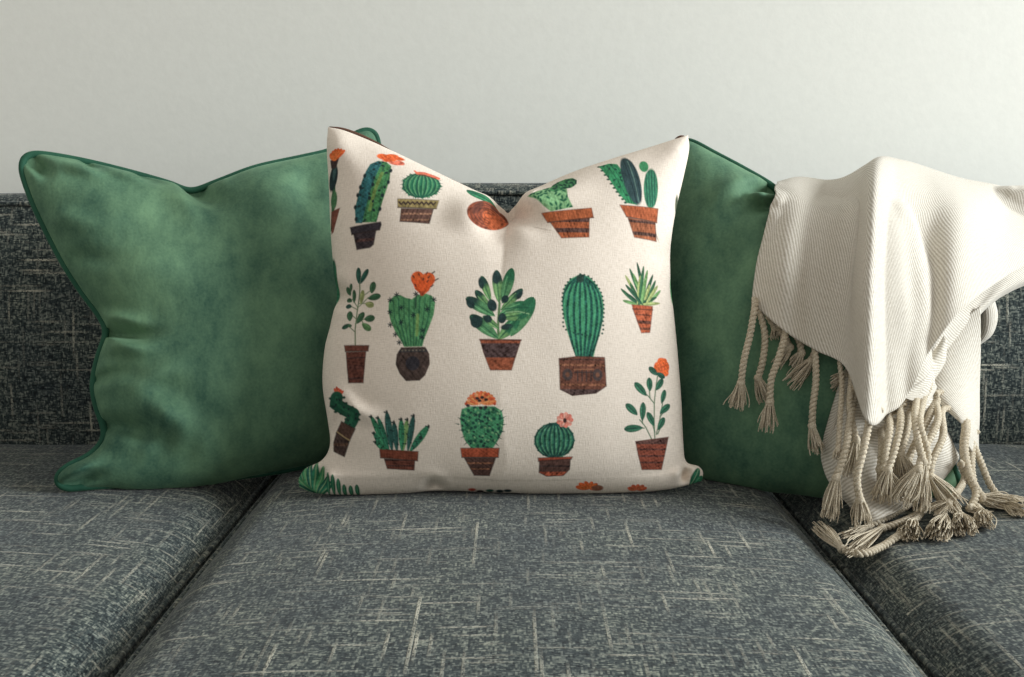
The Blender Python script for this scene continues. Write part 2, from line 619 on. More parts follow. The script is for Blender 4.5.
def pillow_grid(plane, top, bottom, left, right, n, Tf, Tb, creases, p=2.6, q=0.62, seed=0, wob=0.002):
    k = np.linspace(0, 1, n)
    u1 = 0.72 * k + 0.28 * (0.5 - 0.5 * np.cos(math.pi * k))

    def side(pts, main):
        # cloth runs evenly along the side's main direction, ears and notches included
        P = catmull(plane.px(pts), 800)
        w = np.array([1.0, 0.3]) if main == 0 else np.array([0.3, 1.0])
        t = np.concatenate([[0], np.cumsum(np.linalg.norm(np.diff(P, axis=0) * w, axis=1))])
        t /= t[-1]
        return np.stack([np.interp(u1, t, P[:, 0]), np.interp(u1, t, P[:, 1])], 1)
    T, B, L, R = side(top, 0), side(bottom, 0), side(left, 1), side(right, 1)
    U, Vv = np.meshgrid(u1, u1)            # Vv: 0 top .. 1 bottom
    U3, V3 = U[..., None], Vv[..., None]
    # Coons patch
    S = (1 - V3) * T[None] + V3 * B[None] + (1 - U3) * L[:, None] + U3 * R[:, None] \
        - ((1 - U3) * (1 - V3) * T[0] + U3 * (1 - V3) * T[-1] + (1 - U3) * V3 * B[0] + U3 * V3 * B[-1])
    fu = np.clip(1 - np.abs(2 * U - 1) ** p, 0, 1)
    fv = np.clip(1 - np.abs(2 * Vv - 1) ** p, 0, 1)
    full = (fu * fv) ** q
    h = Tf * full
    flat = S.reshape(-1, 2)
    edge = np.clip(np.minimum(np.minimum(U, 1 - U), np.minimum(Vv, 1 - Vv)) * 14, 0, 1)
    hw = np.zeros(len(flat))
    for c in creases:
        pts, amp, w = c[0], c[1], c[2]
        fade = c[3] if len(c) > 3 else 'both'
        PP = catmull(plane.px(pts), 24)
        d, fr, sd = seg_dist(flat, PP)
        w = w / 700.0
        tp = np.sin(np.clip(fr, 0, 1) * math.pi) ** 2 if fade == 'both' else 1.2 * (1 - fr) ** 2 * (1 + 2 * fr) if fade == 'end' else 1
        hw += AMP * amp * np.exp(-(d / w) ** 2) * tp - 0.42 * AMP * amp * (d / w) ** 2 * np.exp(-(d / w) ** 2 / 1.7) * tp
    h = h + (hw.reshape(h.shape)) * np.minimum(1, full * 5) + wob * edge * snoise(S[..., 0], S[..., 1], 22, seed, 3)
    h = np.maximum(h, 0)
    hb = Tb * full
    return S, h, hb, full, (U, Vv)


def settle(V, gap=0.0015):
    """a pillow rests on the seat and against the back cushions without sinking in"""
    V = V.copy()
    for i in np.where(V[:, 2] < SEAT_Z + 0.02)[0]:
        for t in SEAT_TREES:
            hit = t.ray_cast(Vector((V[i, 0], V[i, 1], 0.8)), Vector((0, 0, -1)))
            if hit[0] is not None and V[i, 2] < hit[0].z + gap: V[i, 2] = hit[0].z + gap
    for i in np.where(V[:, 1] > 0.2)[0]:
        for t in BACK_TREES:
            hit = t.ray_cast(Vector((V[i, 0], -1, V[i, 2])), Vector((0, 1, 0)))
            if hit[0] is not None and V[i, 1] > hit[0].y - gap: V[i, 1] = hit[0].y - gap
    return V


def build_pillow_mesh(plane, S, h, hb):
    n = S.shape[0]
    base = plane.pos(S)
    front = (base + h[..., None] * plane.n).reshape(-1, 3)
    back = (base - hb[..., None] * plane.n)
    return front, back.reshape(-1, 3), base


def border(n):
    i = np.arange(n)
    t = i
    r = i[1:] * n + n - 1
    b = (n - 1) * n + i[::-1][1:]
    l = (i[::-1][1:]) * n
    return np.concatenate([t, r, b, l])


PIPES = []


def green_pillow(label, plane, top, bottom, left, right, Tf, Tb, creases, seed):
    n = 260
    S, h, hb, full, _ = pillow_grid(plane, top, bottom, left, right, n, Tf, Tb, creases, seed=seed, wob=0.0016, q=0.55)
    front, back, base = build_pillow_mesh(plane, S, h, hb)
    rt = root('velvet_pillow', plane.pos(S[-1, n // 2]))
    tag(rt, label, 'pillow', 'green velvet pillows on the sofa')
    step = 3
    sel = np.arange(0, n, 1)
    front, back, base = (settle(front), settle(back), settle(base.reshape(-1, 3)).reshape(base.shape))
    V = np.vstack([front, back])
    F = np.vstack([grid_faces(n, n), grid_faces(n, n, n * n, flip=True)])
    # weld borders by nudging: the back border already equals the front border
    mesh_obj('velvet_cover', V, F, M_VELVET, rt, np.vstack([S.reshape(-1, 2)] * 2))
    bd = base.reshape(-1, 3)[border(n)]
    # even out the corners of the cord
    P = catmull(bd[::6], 700, closed=True)
    for _ in range(8):
        P[:-1] = 0.25 * np.roll(P[:-1], 1, 0) + 0.5 * P[:-1] + 0.25 * np.roll(P[:-1], -1, 0)
    P[-1] = P[0]
    P = settle(P, 0.0066)
    P[:, 2] = np.maximum(P[:, 2], SEAT_Z - 0.012)
    tv, tf = tube(P + plane.n * 0.001, 0.0052, 10, True)
    mesh_obj('piping', tv, tf, M_VELVET_CORD, rt)
    PIPES.append(BVHTree.FromPolygons([tuple(v) for v in tv], [tuple(int(i) for i in f) for f in tf]))
    return front, n


PL = Plane(at_z(62, 489, SEAT_Z + 0.006) + np.array([0, 0.022, 0]), at_z(345, 462, SEAT_Z + 0.006) + np.array([0, 0.07, 0]), 0.27)
gl_front, gl_n = green_pillow(
    'plump green velvet pillow with corded edge, left of the printed pillow', PL,
    top=[(24, 158), (34, 154), (60, 157), (95, 164), (135, 174), (170, 184), (191, 191), (215, 183), (255, 168), (300, 158), (332, 150), (350, 137), (366, 130), (376, 134)],
    bottom=[(59, 487), (80, 489), (105, 488), (135, 491), (165, 490), (205, 486), (250, 477), (300, 467), (350, 458), (385, 452)],
    left=[(24, 158), (22, 170), (32, 200), (48, 234), (64, 264), (82, 292), (99, 315), (106, 332), (98, 358), (93, 385), (97, 408), (104, 428), (102, 442), (88, 456), (66, 467), (57, 477), (59, 487)],
    right=[(376, 134), (384, 180), (388, 260), (382, 340), (380, 400), (385, 452)],
    Tf=0.105, Tb=0.035, seed=21,
    creases=[([(195, 190), (205, 205), (230, 225)], -0.016, 16, 'end'),
             ([(108, 332), (135, 340), (168, 338)], -0.016, 7, 'end'),
             ([(100, 322), (125, 326), (150, 325)], 0.008, 8, 'end'),
             ([(112, 350), (140, 356), (162, 352)], 0.010, 9, 'end'),
             ([(99, 390), (130, 400), (175, 430), (205, 470)], 0.013, 16),
             ([(104, 425), (135, 432), (165, 455)], -0.010, 10, 'end'),
             ([(96, 380), (120, 376), (150, 384)], -0.008, 8, 'end'),
             ([(30, 160), (42, 172), (52, 190)], -0.016, 8, 'end'),
             ([(45, 160), (75, 174), (110, 184)], 0.007, 8),
             ([(85, 162), (92, 170), (110, 174)], -0.007, 6, 'end'),
             ([(140, 176), (152, 186), (180, 200)], -0.006, 8, 'end'),
             ([(62, 478), (85, 466), (110, 452)], 0.012, 9, 'end'),
             ([(70, 484), (92, 476), (112, 472)], -0.010, 8, 'end'),
             ([(270, 165), (255, 200), (262, 250)], 0.006, 26),
             ([(112, 400), (150, 380), (190, 372)], 0.006, 12),
             ([(128, 470), (150, 440), (158, 405)], 0.005, 9),
             ([(170, 482), (185, 450), (182, 410)], -0.005, 11),
             ([(60, 225), (95, 235), (140, 225)], 0.004, 12, 'end'),
             ([(78, 262), (110, 268), (150, 262)], -0.004, 10, 'end'),
             ([(150, 180), (175, 205), (200, 250)], 0.005, 16),
             ([(320, 165), (300, 190), (295, 240)], -0.005, 18),
             ([(100, 166), (118, 180), (150, 190)], 0.005, 7),
             ([(90, 300), (140, 280), (200, 290)], 0.006, 24)])

PR = Plane(at_z(690, 480, SEAT_Z + 0.006) + np.array([0, 0.085, 0]), at_z(960, 500, SEAT_Z + 0.006) + np.array([0, 0.055, 0]), 0.30)
gr_front, gr_n = green_pillow(
    'shadowed green velvet pillow right of the printed pillow, partly under the cream throw', PR,
    top=[(668, 149), (680, 142), (692, 142), (715, 154), (745, 170), (772, 186), (790, 202), (830, 208), (870, 202), (897, 214)],
    bottom=[(655, 470), (690, 480), (720, 486), (760, 491), (800, 495), (830, 499), (880, 502), (930, 498), (962, 488)],
    left=[(668, 149), (658, 200), (652, 300), (650, 400), (655, 470)],
    right=[(897, 214), (908, 250), (918, 300), (922, 360), (932, 420), (952, 465), (962, 488)],
    Tf=0.095, Tb=0.035, seed=33,
    creases=[([(776, 190), (755, 200), (744, 214)], -0.020, 11, 'end'),
             ([(780, 205), (762, 207), (745, 203)], 0.014, 7),
             ([(778, 216), (762, 219), (738, 230)], -0.008, 8, 'end'),
             ([(765, 186), (735, 196), (705, 220)], 0.006, 14),
             ([(775, 240), (740, 270), (735, 330)], -0.006, 22)])


# ------------------------------------------------------------------ printed pillow
class Print:
    """dye colours of the printed linen, one value per cloth vertex; shapes are
    drawn in the cloth's own flat coordinates (millimetre-like units)"""

    def __init__(s, S, PX, PY, base):
        s.S = S.reshape(-1, 2)
        s.PX, s.PY = PX, PY
        s.C = np.tile(lin(base), (len(s.S), 1))
        s.rng = np.random.default_rng(5)

    def item(s, cx, cy, k=None):
        """start a motif whose centre sits at the measured place on the cloth"""
        i = int(np.argmin((s.PX - cx) ** 2 + (s.PY - cy) ** 2))
        k = 1.0
        # local scale: photograph units per metre of cloth here
        near = np.argsort((s.PX - cx) ** 2 + (s.PY - cy) ** 2)[:4000]
        a = np.polyfit(s.S[near, 0], s.PX[near], 1)[0]
        b = np.polyfit(s.S[near, 1], s.PY[near], 1)[0]
        if not 550 < a < 900: a = 720
        if not -900 < b < -550: b = -700
        s.x = cx + (s.S[:, 0] - s.S[i, 0]) * a
        s.y = cy + (s.S[:, 1] - s.S[i, 1]) * b
        s.sel = np.where((abs(s.x - cx) < 60) & (abs(s.y - cy) < 70))[0]
        s.X, s.Y = s.x[s.sel], s.y[s.sel]
        s.vn = snoise(s.X, s.Y, 0.55, int(cx * 7 + cy), 3)
        s.vn2 = snoise(s.X, s.Y, 1.7, int(cx * 3 + cy * 5), 2)

    def put(s, a, c, var=0.16):
        c = lin(c) * 0.90 + 0.012
        k = (1 + 1.5 * var * s.vn + 1.5 * var * s.vn2)[:, None]
        a = np.clip(a, 0, 1)[:, None]
        s.C[s.sel] = s.C[s.sel] * (1 - a) + np.clip(c * k, 0, 1) * a

    def inside(s, pts):
        pts = np.asarray(pts, float)
        x, y = s.X, s.Y
        ins = np.zeros(len(x), bool)
        dm = np.full(len(x), 1e9)
        n = len(pts)
        for i in range(n):
            a, b = pts[i], pts[(i + 1) % n]
            c = ((a[1] > y) != (b[1] > y)) & (x < (b[0] - a[0]) * (y - a[1]) / (b[1] - a[1] + 1e-12) + a[0])
            ins ^= c
            ab = b - a
            t = np.clip(((x - a[0]) * ab[0] + (y - a[1]) * ab[1]) / (ab @ ab + 1e-12), 0, 1)
            dm = np.minimum(dm, np.hypot(x - a[0] - t * ab[0], y - a[1] - t * ab[1]))
        sd = np.where(ins, dm, -dm)
        return np.clip(sd / 0.9 + 0.5, 0, 1)

    def poly(s, pts, c, var=0.16, a=1.0):
        m = s.inside(pts)
        s.put(m * a, c, var)
        return m

    def ell(s, cx, cy, rx, ry, c, ang=0, var=0.16, a=1.0, clip=None, spiky=0, nsp=24):
        ca, sa = math.cos(rad(ang)), math.sin(rad(ang))
        dx, dy = s.X - cx, s.Y - cy
        u, v = dx * ca + dy * sa, -dx * sa + dy * ca
        r = np.hypot(u / rx, v / ry)
        if spiky:
            r = r - spiky * np.maximum(0, np.cos(np.arctan2(v, u) * nsp)) ** 3
        m = np.clip((1 - r) * min(rx, ry) / 0.9 + 0.5, 0, 1)
        if clip is not None: m = m * clip
        s.put(m * a, c, var)
        return m

    def line(s, pts, w, c, a=1.0, clip=None, taper=False, var=0.1):
        pts = np.asarray(pts, float)
        d, fr, _ = seg_dist(np.stack([s.X, s.Y], 1), pts)
        ww = w * (1 - 0.85 * fr) if taper else w
        m = np.clip((ww / 2 - d) / 0.8 + 0.5, 0, 1)
        if clip is not None: m = m * clip
        s.put(m * a, c, var)
        return m

    def leaf(s, tip, base, w, c, rib=None, darktip=None, clip=None):
        tip, base = np.array(tip, float), np.array(base, float)
        ax = tip - base
        L = np.linalg.norm(ax)
        ax /= L
        t = ((s.X - base[0]) * ax[0] + (s.Y - base[1]) * ax[1]) / L
        d = np.abs(-(s.X - base[0]) * ax[1] + (s.Y - base[1]) * ax[0])
        tt = np.clip(t, 0, 1)
        hw = w / 2 * 2.65 * (tt ** 0.75) * (1 - tt) ** 0.55 * 0.86
        m = np.clip((hw - d) / 0.8 + 0.5, 0, 1) * ((t > 0) & (t < 1))
        s.put(m, c)
        if darktip is not None:
            s.put(m * ss(t, 0.5, 0.72), darktip, 0.1)
        sg = -(s.X - base[0]) * ax[1] + (s.Y - base[1]) * ax[0]
        s.put(m * 0.5 * np.clip(1 - np.abs(sg + hw * 0.45) / 0.9, 0, 1) * (t < 0.75), tuple(min(255, 1.35 * v + 18) for v in c), 0.1)
        if rib is not None:
            s.put(m * np.clip((0.5 - d) / 0.7 + 0.5, 0, 1) * 0.8, rib, 0.05)
        return m

    def dots(s, m, n, c, r=0.9, long=1.0):
        idx = np.where(m > 0.9)[0]
        if len(idx) == 0: return
        pts = []
        tries = 0
        while len(pts) < n and tries < n * 30:
            tries += 1
            q = s.rng.choice(idx)
            p = (s.X[q], s.Y[q])
            if all(math.hypot(p[0] - o[0], p[1] - o[1]) > r * 2.6 for o in pts): pts.append(p)
        for p in pts:
            s.ell(p[0], p[1], r * long, r, c, ang=s.rng.uniform(0, 180), clip=m, var=0.05)

    def edge_spikes(s, pts, n, c, ln=2.6, w=1.1, cen=None):
        P = catmull(np.vstack([pts, pts[0]]), n + 1)[:-1]
        cen = P.mean(0) if cen is None else np.array(cen)
        for p in P:
            d = p - cen
            d = d / (np.linalg.norm(d) + 1e-9)
            s.line([p - d * 0.8, p + d * ln], w, c, taper=True)

    def ribs(s, top, bot, cx, wtop, wmid, wbot, n, dark, light, clip, w=1.6):
        """cactus ribs that fan out from the crown and close at the foot"""
        for k in range(n):
            f = -1 + 2 * k / (n - 1)
            pts = []
            for t in np.linspace(0, 1, 7):
                ww = (wtop * (1 - t) ** 2 + 2 * wmid * t * (1 - t) * 1.3 + wbot * t * t)
                pts.append((cx + f * ww, top + (bot - top) * t))
            s.line(pts, w, dark, clip=clip)
            s.line([(p[0] + w * 0.9, p[1]) for p in pts], w * 0.55, light, clip=clip, a=0.8)

    def pot(s, rim, body, crim, cbody, band=None):
        m = s.poly(body, cbody, 0.28)
        if band:
            ys = [p[1] for p in body]
            y0, y1 = min(ys), max(ys)
            xs = [p[0] for p in body]
            for (t, w, c) in band:
                yy = y0 + (y1 - y0) * t
                s.line([(min(xs) - 2, yy), (max(xs) + 2, yy)], w * 1.35, c, clip=m, a=0.9, var=0.5)
        mr = None
        if rim is not None:
            mr = s.poly(rim, crim, 0.22)
            s.line([rim[-1], rim[-2]], 1.1, (70, 42, 34), a=0.6)
        # thin dry-brushed outline
        for P in ([body] if rim is None else [body, rim]):
            s.line(list(P) + [P[0]], 0.9, tuple(0.62 * v for v in cbody), a=0.55)
        return m


G_D, G_M, G_L, G_DD = (26, 84, 66), (52, 128, 88), (112, 168, 118), (20, 46, 48)
ORG, COR, PNK = (238, 108, 52), (232, 120, 92), (236, 158, 140)
TER, BRN, DBR = (170, 92, 54), (112, 66, 50), (60, 46, 46)


def paint(S, PX, PY):
    p = Print(S, PX, PY, (236, 223, 208))

    def cr(x0, y0, sc, pts):
        return [(x0 + a / sc, y0 + b / sc) for a, b in pts]

    # tall cactus with orange flower, dark pot
    p.item(372, 198)
    q = lambda L: cr(320, 125, 5.21, L)
    body = q([(190, 500), (184, 430), (202, 340), (215, 290), (232, 240), (252, 198), (290, 178), (330, 182), (358, 208), (356, 290), (338, 360), (322, 420), (300, 505)])
    m = p.poly(body, (74, 138, 84), 0.3)
    p.poly(q([(190, 500), (184, 430), (202, 340), (215, 290), (232, 240), (252, 198), (290, 178), (310, 190), (285, 260), (262, 340), (240, 430), (225, 505)]), (44, 106, 110), 0.3)
    for k in range(4):
        x = 205 + k * 32
        p.line(q([(x, 495), (x + 15, 370), (x + 40, 260), (x + 60, 190)]), 1.0, (34, 84, 70), clip=m, a=0.6)
    p.line(q([(262, 440), (285, 340), (315, 250)]), 3.4, (142, 160, 76), a=0.55, clip=m)
    p.dots(m, 16, G_DD, 1.1, 1.5)
    for (a, b) in ((185, 420), (196, 360), (208, 320), (228, 262), (350, 300), (358, 235), (325, 370), (315, 440), (192, 480), (272, 310), (258, 380)):
        p.ell(*q([(a, b)])[0], 1.6, 2.2, G_DD, var=0.05)
    p.pot(q([(160, 518), (322, 505), (326, 520), (318, 545), (170, 555)]), q([(180, 552), (300, 545), (288, 615), (270, 628), (200, 632)]), (52, 46, 52), (58, 48, 52), [(0.5, 2, (84, 56, 52))])
    for (a, b, rx, ry, an) in ((310, 150, 6, 3.4, 10), (350, 145, 7, 3.2, -10), (385, 155, 6.5, 2.6, 10), (400, 185, 4.5, 2.6, 20), (345, 170, 7, 2.6, 0), (375, 190, 6, 2, 10)):
        p.ell(*q([(a, b)])[0], rx, ry, ORG if b < 180 else COR, ang=an, var=0.25)
    for k in range(5):
        p.line(q([(330, 180), (300 + k * 25, 145)]), 0.8, (206, 70, 36), a=0.6)
    # bud cactus running over the left seam
    p.item(337, 188)
    p.line(q([(62, 520), (70, 430), (72, 340), (70, 200)]), 3.4, (56, 100, 70))
    p.ell(*q([(74, 385)])[0], 3.4, 9, (72, 120, 78))
    p.ell(*q([(68, 275)])[0], 4.4, 12, G_DD, ang=8)
    p.ell(*q([(74, 250)])[0], 1.6, 7, (60, 92, 90), ang=8)
    p.poly(q([(50, 185), (100, 180), (92, 205), (82, 232), (56, 225)]), (70, 52, 50))
    for k in range(6):
        p.leaf(q([(48 + 15 * k, 150 - 14 * math.sin(k * 0.6))])[0], q([(75, 195)])[0], 4.5, ORG)
    p.poly(q([(60, 438), (108, 432), (95, 480), (75, 540), (60, 545)]), (126, 72, 58))
    # round barrel cactus, olive pot
    p.item(421, 196)
    q = lambda L: cr(390, 160, 7.875, L)
    m = p.ell(421, 185, 19, 13, G_M, spiky=0.09, nsp=13)
    for k in range(9):
        f = -1 + k / 4
        pts = [(421 + f * 19 * math.cos(t) * 0.98, 185 - 12.5 * math.sin(t)) for t in np.linspace(-1.4, 1.4, 9)]
        p.line(pts, 1.7, G_D if k % 2 else (24, 100, 72), clip=m)
        p.line([(a + 1.7, b) for a, b in pts], 0.9, G_L, clip=m, a=0.8)
    for k in range(26):
        a = k / 26 * 6.283
        p.line([(421 + 17.5 * math.cos(a), 185 + 12 * math.sin(a)), (421 + 21.5 * math.cos(a), 185 + 14.8 * math.sin(a))], 1.1, G_D, taper=True)
    p.line(q([(200, 95), (260, 92), (330, 112), (375, 128)]), 3.0, COR)
    p.line(q([(180, 78), (215, 105)]), 1.6, COR)
    p.line(q([(215, 108), (290, 118), (350, 130)]), 0.8, (120, 60, 40))
    p.pot(q([(62, 308), (390, 314), (372, 380), (68, 372)]), q([(95, 380), (350, 382), (322, 492), (88, 475)]), (160, 142, 92), (98, 68, 58), [(0.35, 1.2, (150, 110, 86)), (0.75, 1.2, (150, 110, 86))])
    zz = [(75 + k * 18, 335 + (14 if k % 2 else -4)) for k in range(17)]
    p.line(q(zz), 1.6, (64, 48, 42))
    # bowl pot with one leaf, cut by the fold
    p.item(489, 210)
    p.leaf(q([(595, 212)])[0], q([(850, 345)])[0], 10, G_M, rib=G_D)
    p.leaf(q([(600, 212)])[0], q([(700, 262)])[0], 4, (30, 96, 70))
    m = p.ell(488.5, 216.5, 21, 15.8, (150, 78, 52), ang=5, var=0.3)
    p.ell(495, 220, 12, 12, (196, 98, 56), ang=30, var=0.35, clip=m, a=0.9)
    p.ell(478, 210, 4, 9, (96, 56, 46), ang=30, clip=m, a=0.7)
    for k in range(5):
        pts = [(489 + (18 - 3.5 * k) * math.cos(t), 217 + (13.5 - 2.6 * k) * math.sin(t)) for t in np.linspace(1.6, 5.6, 12)]
        p.line(pts, 1.0, (88, 48, 40), clip=m, a=0.7)
    p.line([(486, 203), (500, 208), (508, 214)], 1.4, (84, 46, 38), a=0.8)
    # prickly pear, striped pot
    p.item(563, 205)
    q = lambda L: cr(520, 145, 6.02, L)
    m1 = p.poly(q([(45, 300), (100, 270), (175, 240), (240, 230), (285, 260), (288, 310), (318, 372), (185, 398), (140, 368), (100, 332), (60, 312)]), (132, 182, 128), 0.2)
    m2 = p.poly(q([(175, 270), (200, 222), (235, 195), (280, 178), (325, 174), (350, 195), (345, 225), (315, 250), (260, 262), (215, 278)]), (74, 140, 88), 0.25)
    p.dots(m1, 30, (28, 96, 66), 1.1, 2.0)
    p.dots(m2, 14, (24, 70, 54), 1.2, 2.0)
    p.pot(q([(130, 405), (430, 375), (440, 432), (165, 460)]), q([(180, 460), (415, 432), (410, 545), (245, 552)]), (176, 94, 54), (172, 92, 54), [(0.12, 3.0, (66, 50, 48)), (0.62, 3.2, (66, 50, 48))])
    # three cacti in one pot
    p.item(634, 196)
    p.ell(*q([(755, 120)])[0], 4.6, 6, (70, 150, 100))
    m = p.poly(q([(490, 108), (555, 90), (600, 100), (640, 180), (690, 310), (705, 360), (640, 352), (590, 290), (540, 200), (505, 135)]), (58, 148, 98), 0.2)
    for k in range(3):
        p.line(q([(540 + 25 * k, 110), (600 + 25 * k, 230), (655 + 15 * k, 350)]), 0.8, (26, 92, 70), clip=m, a=0.8)
    p.dots(m, 12, (22, 76, 60), 1.0, 1.6)
    for t in np.linspace(0, 1, 10):
        p.ell(*q([(492 + 140 * t, 112 + 235 * t + 20 * math.sin(t * 3))])[0], 1.5, 1.1, (24, 84, 62))
    m = p.ell(*q([(675, 205)])[0], 8.4, 26, (48, 74, 76), ang=-12)
    for k in range(3):
        p.line(q([(640 + 22 * k, 80), (668 + 22 * k, 200), (700 + 14 * k, 345)]), 0.9, (98, 128, 118) if k % 2 else (24, 44, 50), clip=m)
    m = p.ell(*q([(790, 255)])[0], 7.3, 20, (60, 132, 98), ang=4)
    for k in range(4):
        p.line(q([(765 + 17 * k, 150), (762 + 17 * k, 250), (768 + 15 * k, 355)]), 1.0, (28, 84, 70), clip=m)
    p.pot(q([(598, 365), (832, 368), (822, 448), (635, 432)]), q([(643, 436), (812, 448), (818, 554), (680, 545)]), (178, 94, 56), (160, 94, 62), [(0.15, 1.8, (70, 50, 46)), (0.72, 2.4, (76, 56, 50))])
    # slender leafy sprig
    p.item(357, 325)
    q = lambda L: cr(325, 255, 5.016, L)
    ST = (110, 130, 96)
    p.line(q([(155, 450), (152, 370), (160, 280), (170, 170), (168, 140)]), 1.2, ST)
    for a, b in (((152, 385), (112, 348)), ((152, 345), (205, 320)), ((155, 320), (122, 290)), ((160, 275), (118, 250)), ((162, 265), (212, 220)), ((165, 245), (225, 250)), ((170, 220), (235, 180)), ((168, 300), (190, 345)), ((160, 262), (128, 215))):
        p.line(q([a, b]), 0.9, ST)
    LG, LO = (58, 96, 66), (142, 150, 96)
    for tip, base, w, c in (((162, 68), (165, 148), 5.5, (34, 80, 66)), ((210, 80), (172, 150), 5.5, (34, 80, 66)), ((100, 155), (118, 195), 5, LG), ((126, 142), (120, 180), 3.5, LG),
                            ((138, 172), (140, 238), 4.5, LG), ((97, 210), (128, 228), 5, LG), ((98, 248), (130, 258), 5.5, (40, 76, 66)), ((185, 180), (176, 250), 5, LO),
                            ((238, 145), (228, 202), 6.5, LG), ((272, 215), (210, 225), 7, (50, 92, 62)), ((240, 262), (198, 248), 6.5, LO), ((122, 280), (124, 330), 6.5, LG),
                            ((192, 290), (160, 345), 6.5, LG), ((246, 322), (195, 325), 7.5, LG), ((228, 382), (185, 345), 6.5, (88, 128, 80)), ((84, 362), (128, 345), 5, (40, 80, 62)), ((135, 355), (112, 348), 3, LG)):
        p.leaf(q([tip])[0], q([base])[0], w, c)
    p.pot(q([(100, 448), (222, 455), (218, 482), (106, 478)]), q([(110, 482), (208, 484), (196, 634), (124, 632)]), (112, 62, 48), (104, 58, 46), [(0.2, 1.2, (66, 40, 36)), (0.5, 3.5, (84, 46, 38)), (0.85, 1.4, (66, 40, 36))])
    # heart cactus with orange flower, round pot
    p.item(412, 325)
    body = q([(318, 225), (345, 198), (375, 196), (405, 212), (435, 220), (462, 200), (500, 192), (535, 205), (552, 240), (545, 300), (520, 370), (500, 420), (490, 458), (400, 458), (385, 430), (358, 390), (330, 330), (316, 275)])
    m = p.poly(body, (88, 152, 100), 0.2)
    for k in range(8):
        x0 = 340 + k * 27
        p.line(q([(x0, 215), (x0 + (430 - x0) * 0.1, 310), (x0 + (445 - x0) * 0.55, 450)]), 1.5 if k % 2 else 1.1, (42, 104, 72), clip=m, a=0.85)
    p.line(q([(465, 300), (462, 400)]), 3, (150, 184, 100), clip=m, a=0.6)
    for a, b in ((325, 220), (358, 195), (382, 260), (325, 280), (382, 335), (328, 345), (355, 395), (375, 435), (443, 300), (512, 272), (545, 225), (492, 378), (488, 412), (455, 195)):
        c = q([(a, b)])[0]
        for an in (20, 80, 140):
            p.line([(c[0] - 2.4 * math.cos(rad(an)), c[1] - 2.4 * math.sin(rad(an))), (c[0] + 2.4 * math.cos(rad(an)), c[1] + 2.4 * math.sin(rad(an)))], 1.0, G_DD)
    p.ell(*q([(462, 115)])[0], 6.6, 7, ORG)
    p.ell(*q([(515, 122)])[0], 7, 7, ORG)
    p.poly(q([(432, 120), (545, 130), (520, 180), (488, 205), (450, 170)]), (236, 98, 44))
    p.poly(q([(470, 180), (505, 180), (492, 205), (478, 205)]), (186, 78, 40))
    for a, b in ((445, 110), (455, 155), (470, 100), (505, 95), (535, 92), (550, 128), (510, 135), (530, 160), (490, 125), (515, 115)):
        c = q([(a, b)])[0]
        p.line([c, (c[0] + (a - 490) * 0.04 + 0.5, c[1] - 1.8)], 1.2, (60, 40, 36))
    p.line(q([(456, 190), (455, 265)]), 1.0, G_DD)
    pot = q([(385, 460), (505, 460), (525, 495), (528, 545), (505, 600), (478, 625), (410, 627), (378, 590), (358, 545), (362, 495)])
    m = p.poly(pot, (76, 60, 54), 0.3)
    p.ell(*q([(443, 540)])[0], 7, 7, (40, 42, 52), clip=m, a=0.8)
    p.line(q([(375, 478), (515, 478)]), 3, (50, 52, 56), clip=m, a=0.8)
    for k in range(7):
        p.ell(*q([(390 + 18 * k, 476)])[0], 0.9, 0.7, (130, 120, 104), clip=m)
    # succulent with dark tipped leaves
    p.item(500, 318)
    q = lambda L: cr(455, 255, 5.416, L)
    p.line(q([(235, 455), (232, 380), (240, 260)]), 2.6, (96, 130, 84))
    for tip, base, w, md in (((140, 110), (192, 250), 8.5, 1), ((222, 75), (238, 260), 11, 1), ((308, 66), (255, 262), 12, 0), ((108, 190), (190, 290), 8.5, 1), ((58, 230), (215, 330), 12, 1),
                             ((80, 325), (235, 452), 13, 1), ((365, 182), (245, 300), 8.5, 1), ((425, 228), (300, 440), 17, 0), ((390, 262), (240, 322), 13, 0), ((345, 340), (235, 455), 13, 0), ((395, 320), (250, 340), 10, 0),
                             ((150, 330), (240, 400), 7, 1), ((300, 385), (235, 455), 9, 0)):
        m = p.leaf(q([tip])[0], q([base])[0], w, (112, 156, 98) if w < 12 else (90, 146, 98), rib=(38, 100, 70), darktip=(34, 66, 58) if md else (44, 112, 76))
    for a, b, rx, ry, an in ((200, 272, 4.6, 6.4, -20), (254, 342, 4.2, 5.2, 10), (280, 388, 6.2, 3.0, -8), (178, 345, 4.2, 3.6, 40), (270, 238, 3.6, 4.2, 30), (222, 118, 4.0, 6.5, 0), (140, 150, 2.9, 6, -10), (115, 362, 6, 6, 30), (82, 262, 3.8, 5.5, -30), (350, 215, 2.4, 5.0, 30)):
        p.ell(*q([(a, b)])[0], rx, ry, (30, 58, 56), ang=an)
    p.line(q([(270, 292), (330, 282), (395, 285)]), 1.0, (30, 92, 66)); p.line(q([(275, 310), (340, 305), (400, 318)]), 1.0, (150, 190, 140))
    p.line(q([(250, 440), (300, 390), (345, 340), (400, 300)]), 1.0, (34, 92, 66))
    p.pot(None, q([(133, 455), (357, 457), (330, 540), (305, 620), (190, 620), (155, 530)]), None, (150, 80, 52), [(0.36, 10.5, (62, 54, 56))])
    p.line(q([(133, 458), (357, 460)]), 1.2, (90, 50, 40))
    # tall column cactus
    p.item(582, 334)
    q = lambda L: cr(545, 255, 4.51, L)
    body = q([(160, 82), (200, 92), (235, 130), (258, 175), (266, 230), (262, 290), (245, 360), (228, 415), (215, 466), (140, 466), (118, 405), (98, 340), (82, 270), (78, 200), (88, 145), (115, 105)])
    m = p.poly(body, (74, 156, 112), 0.15)
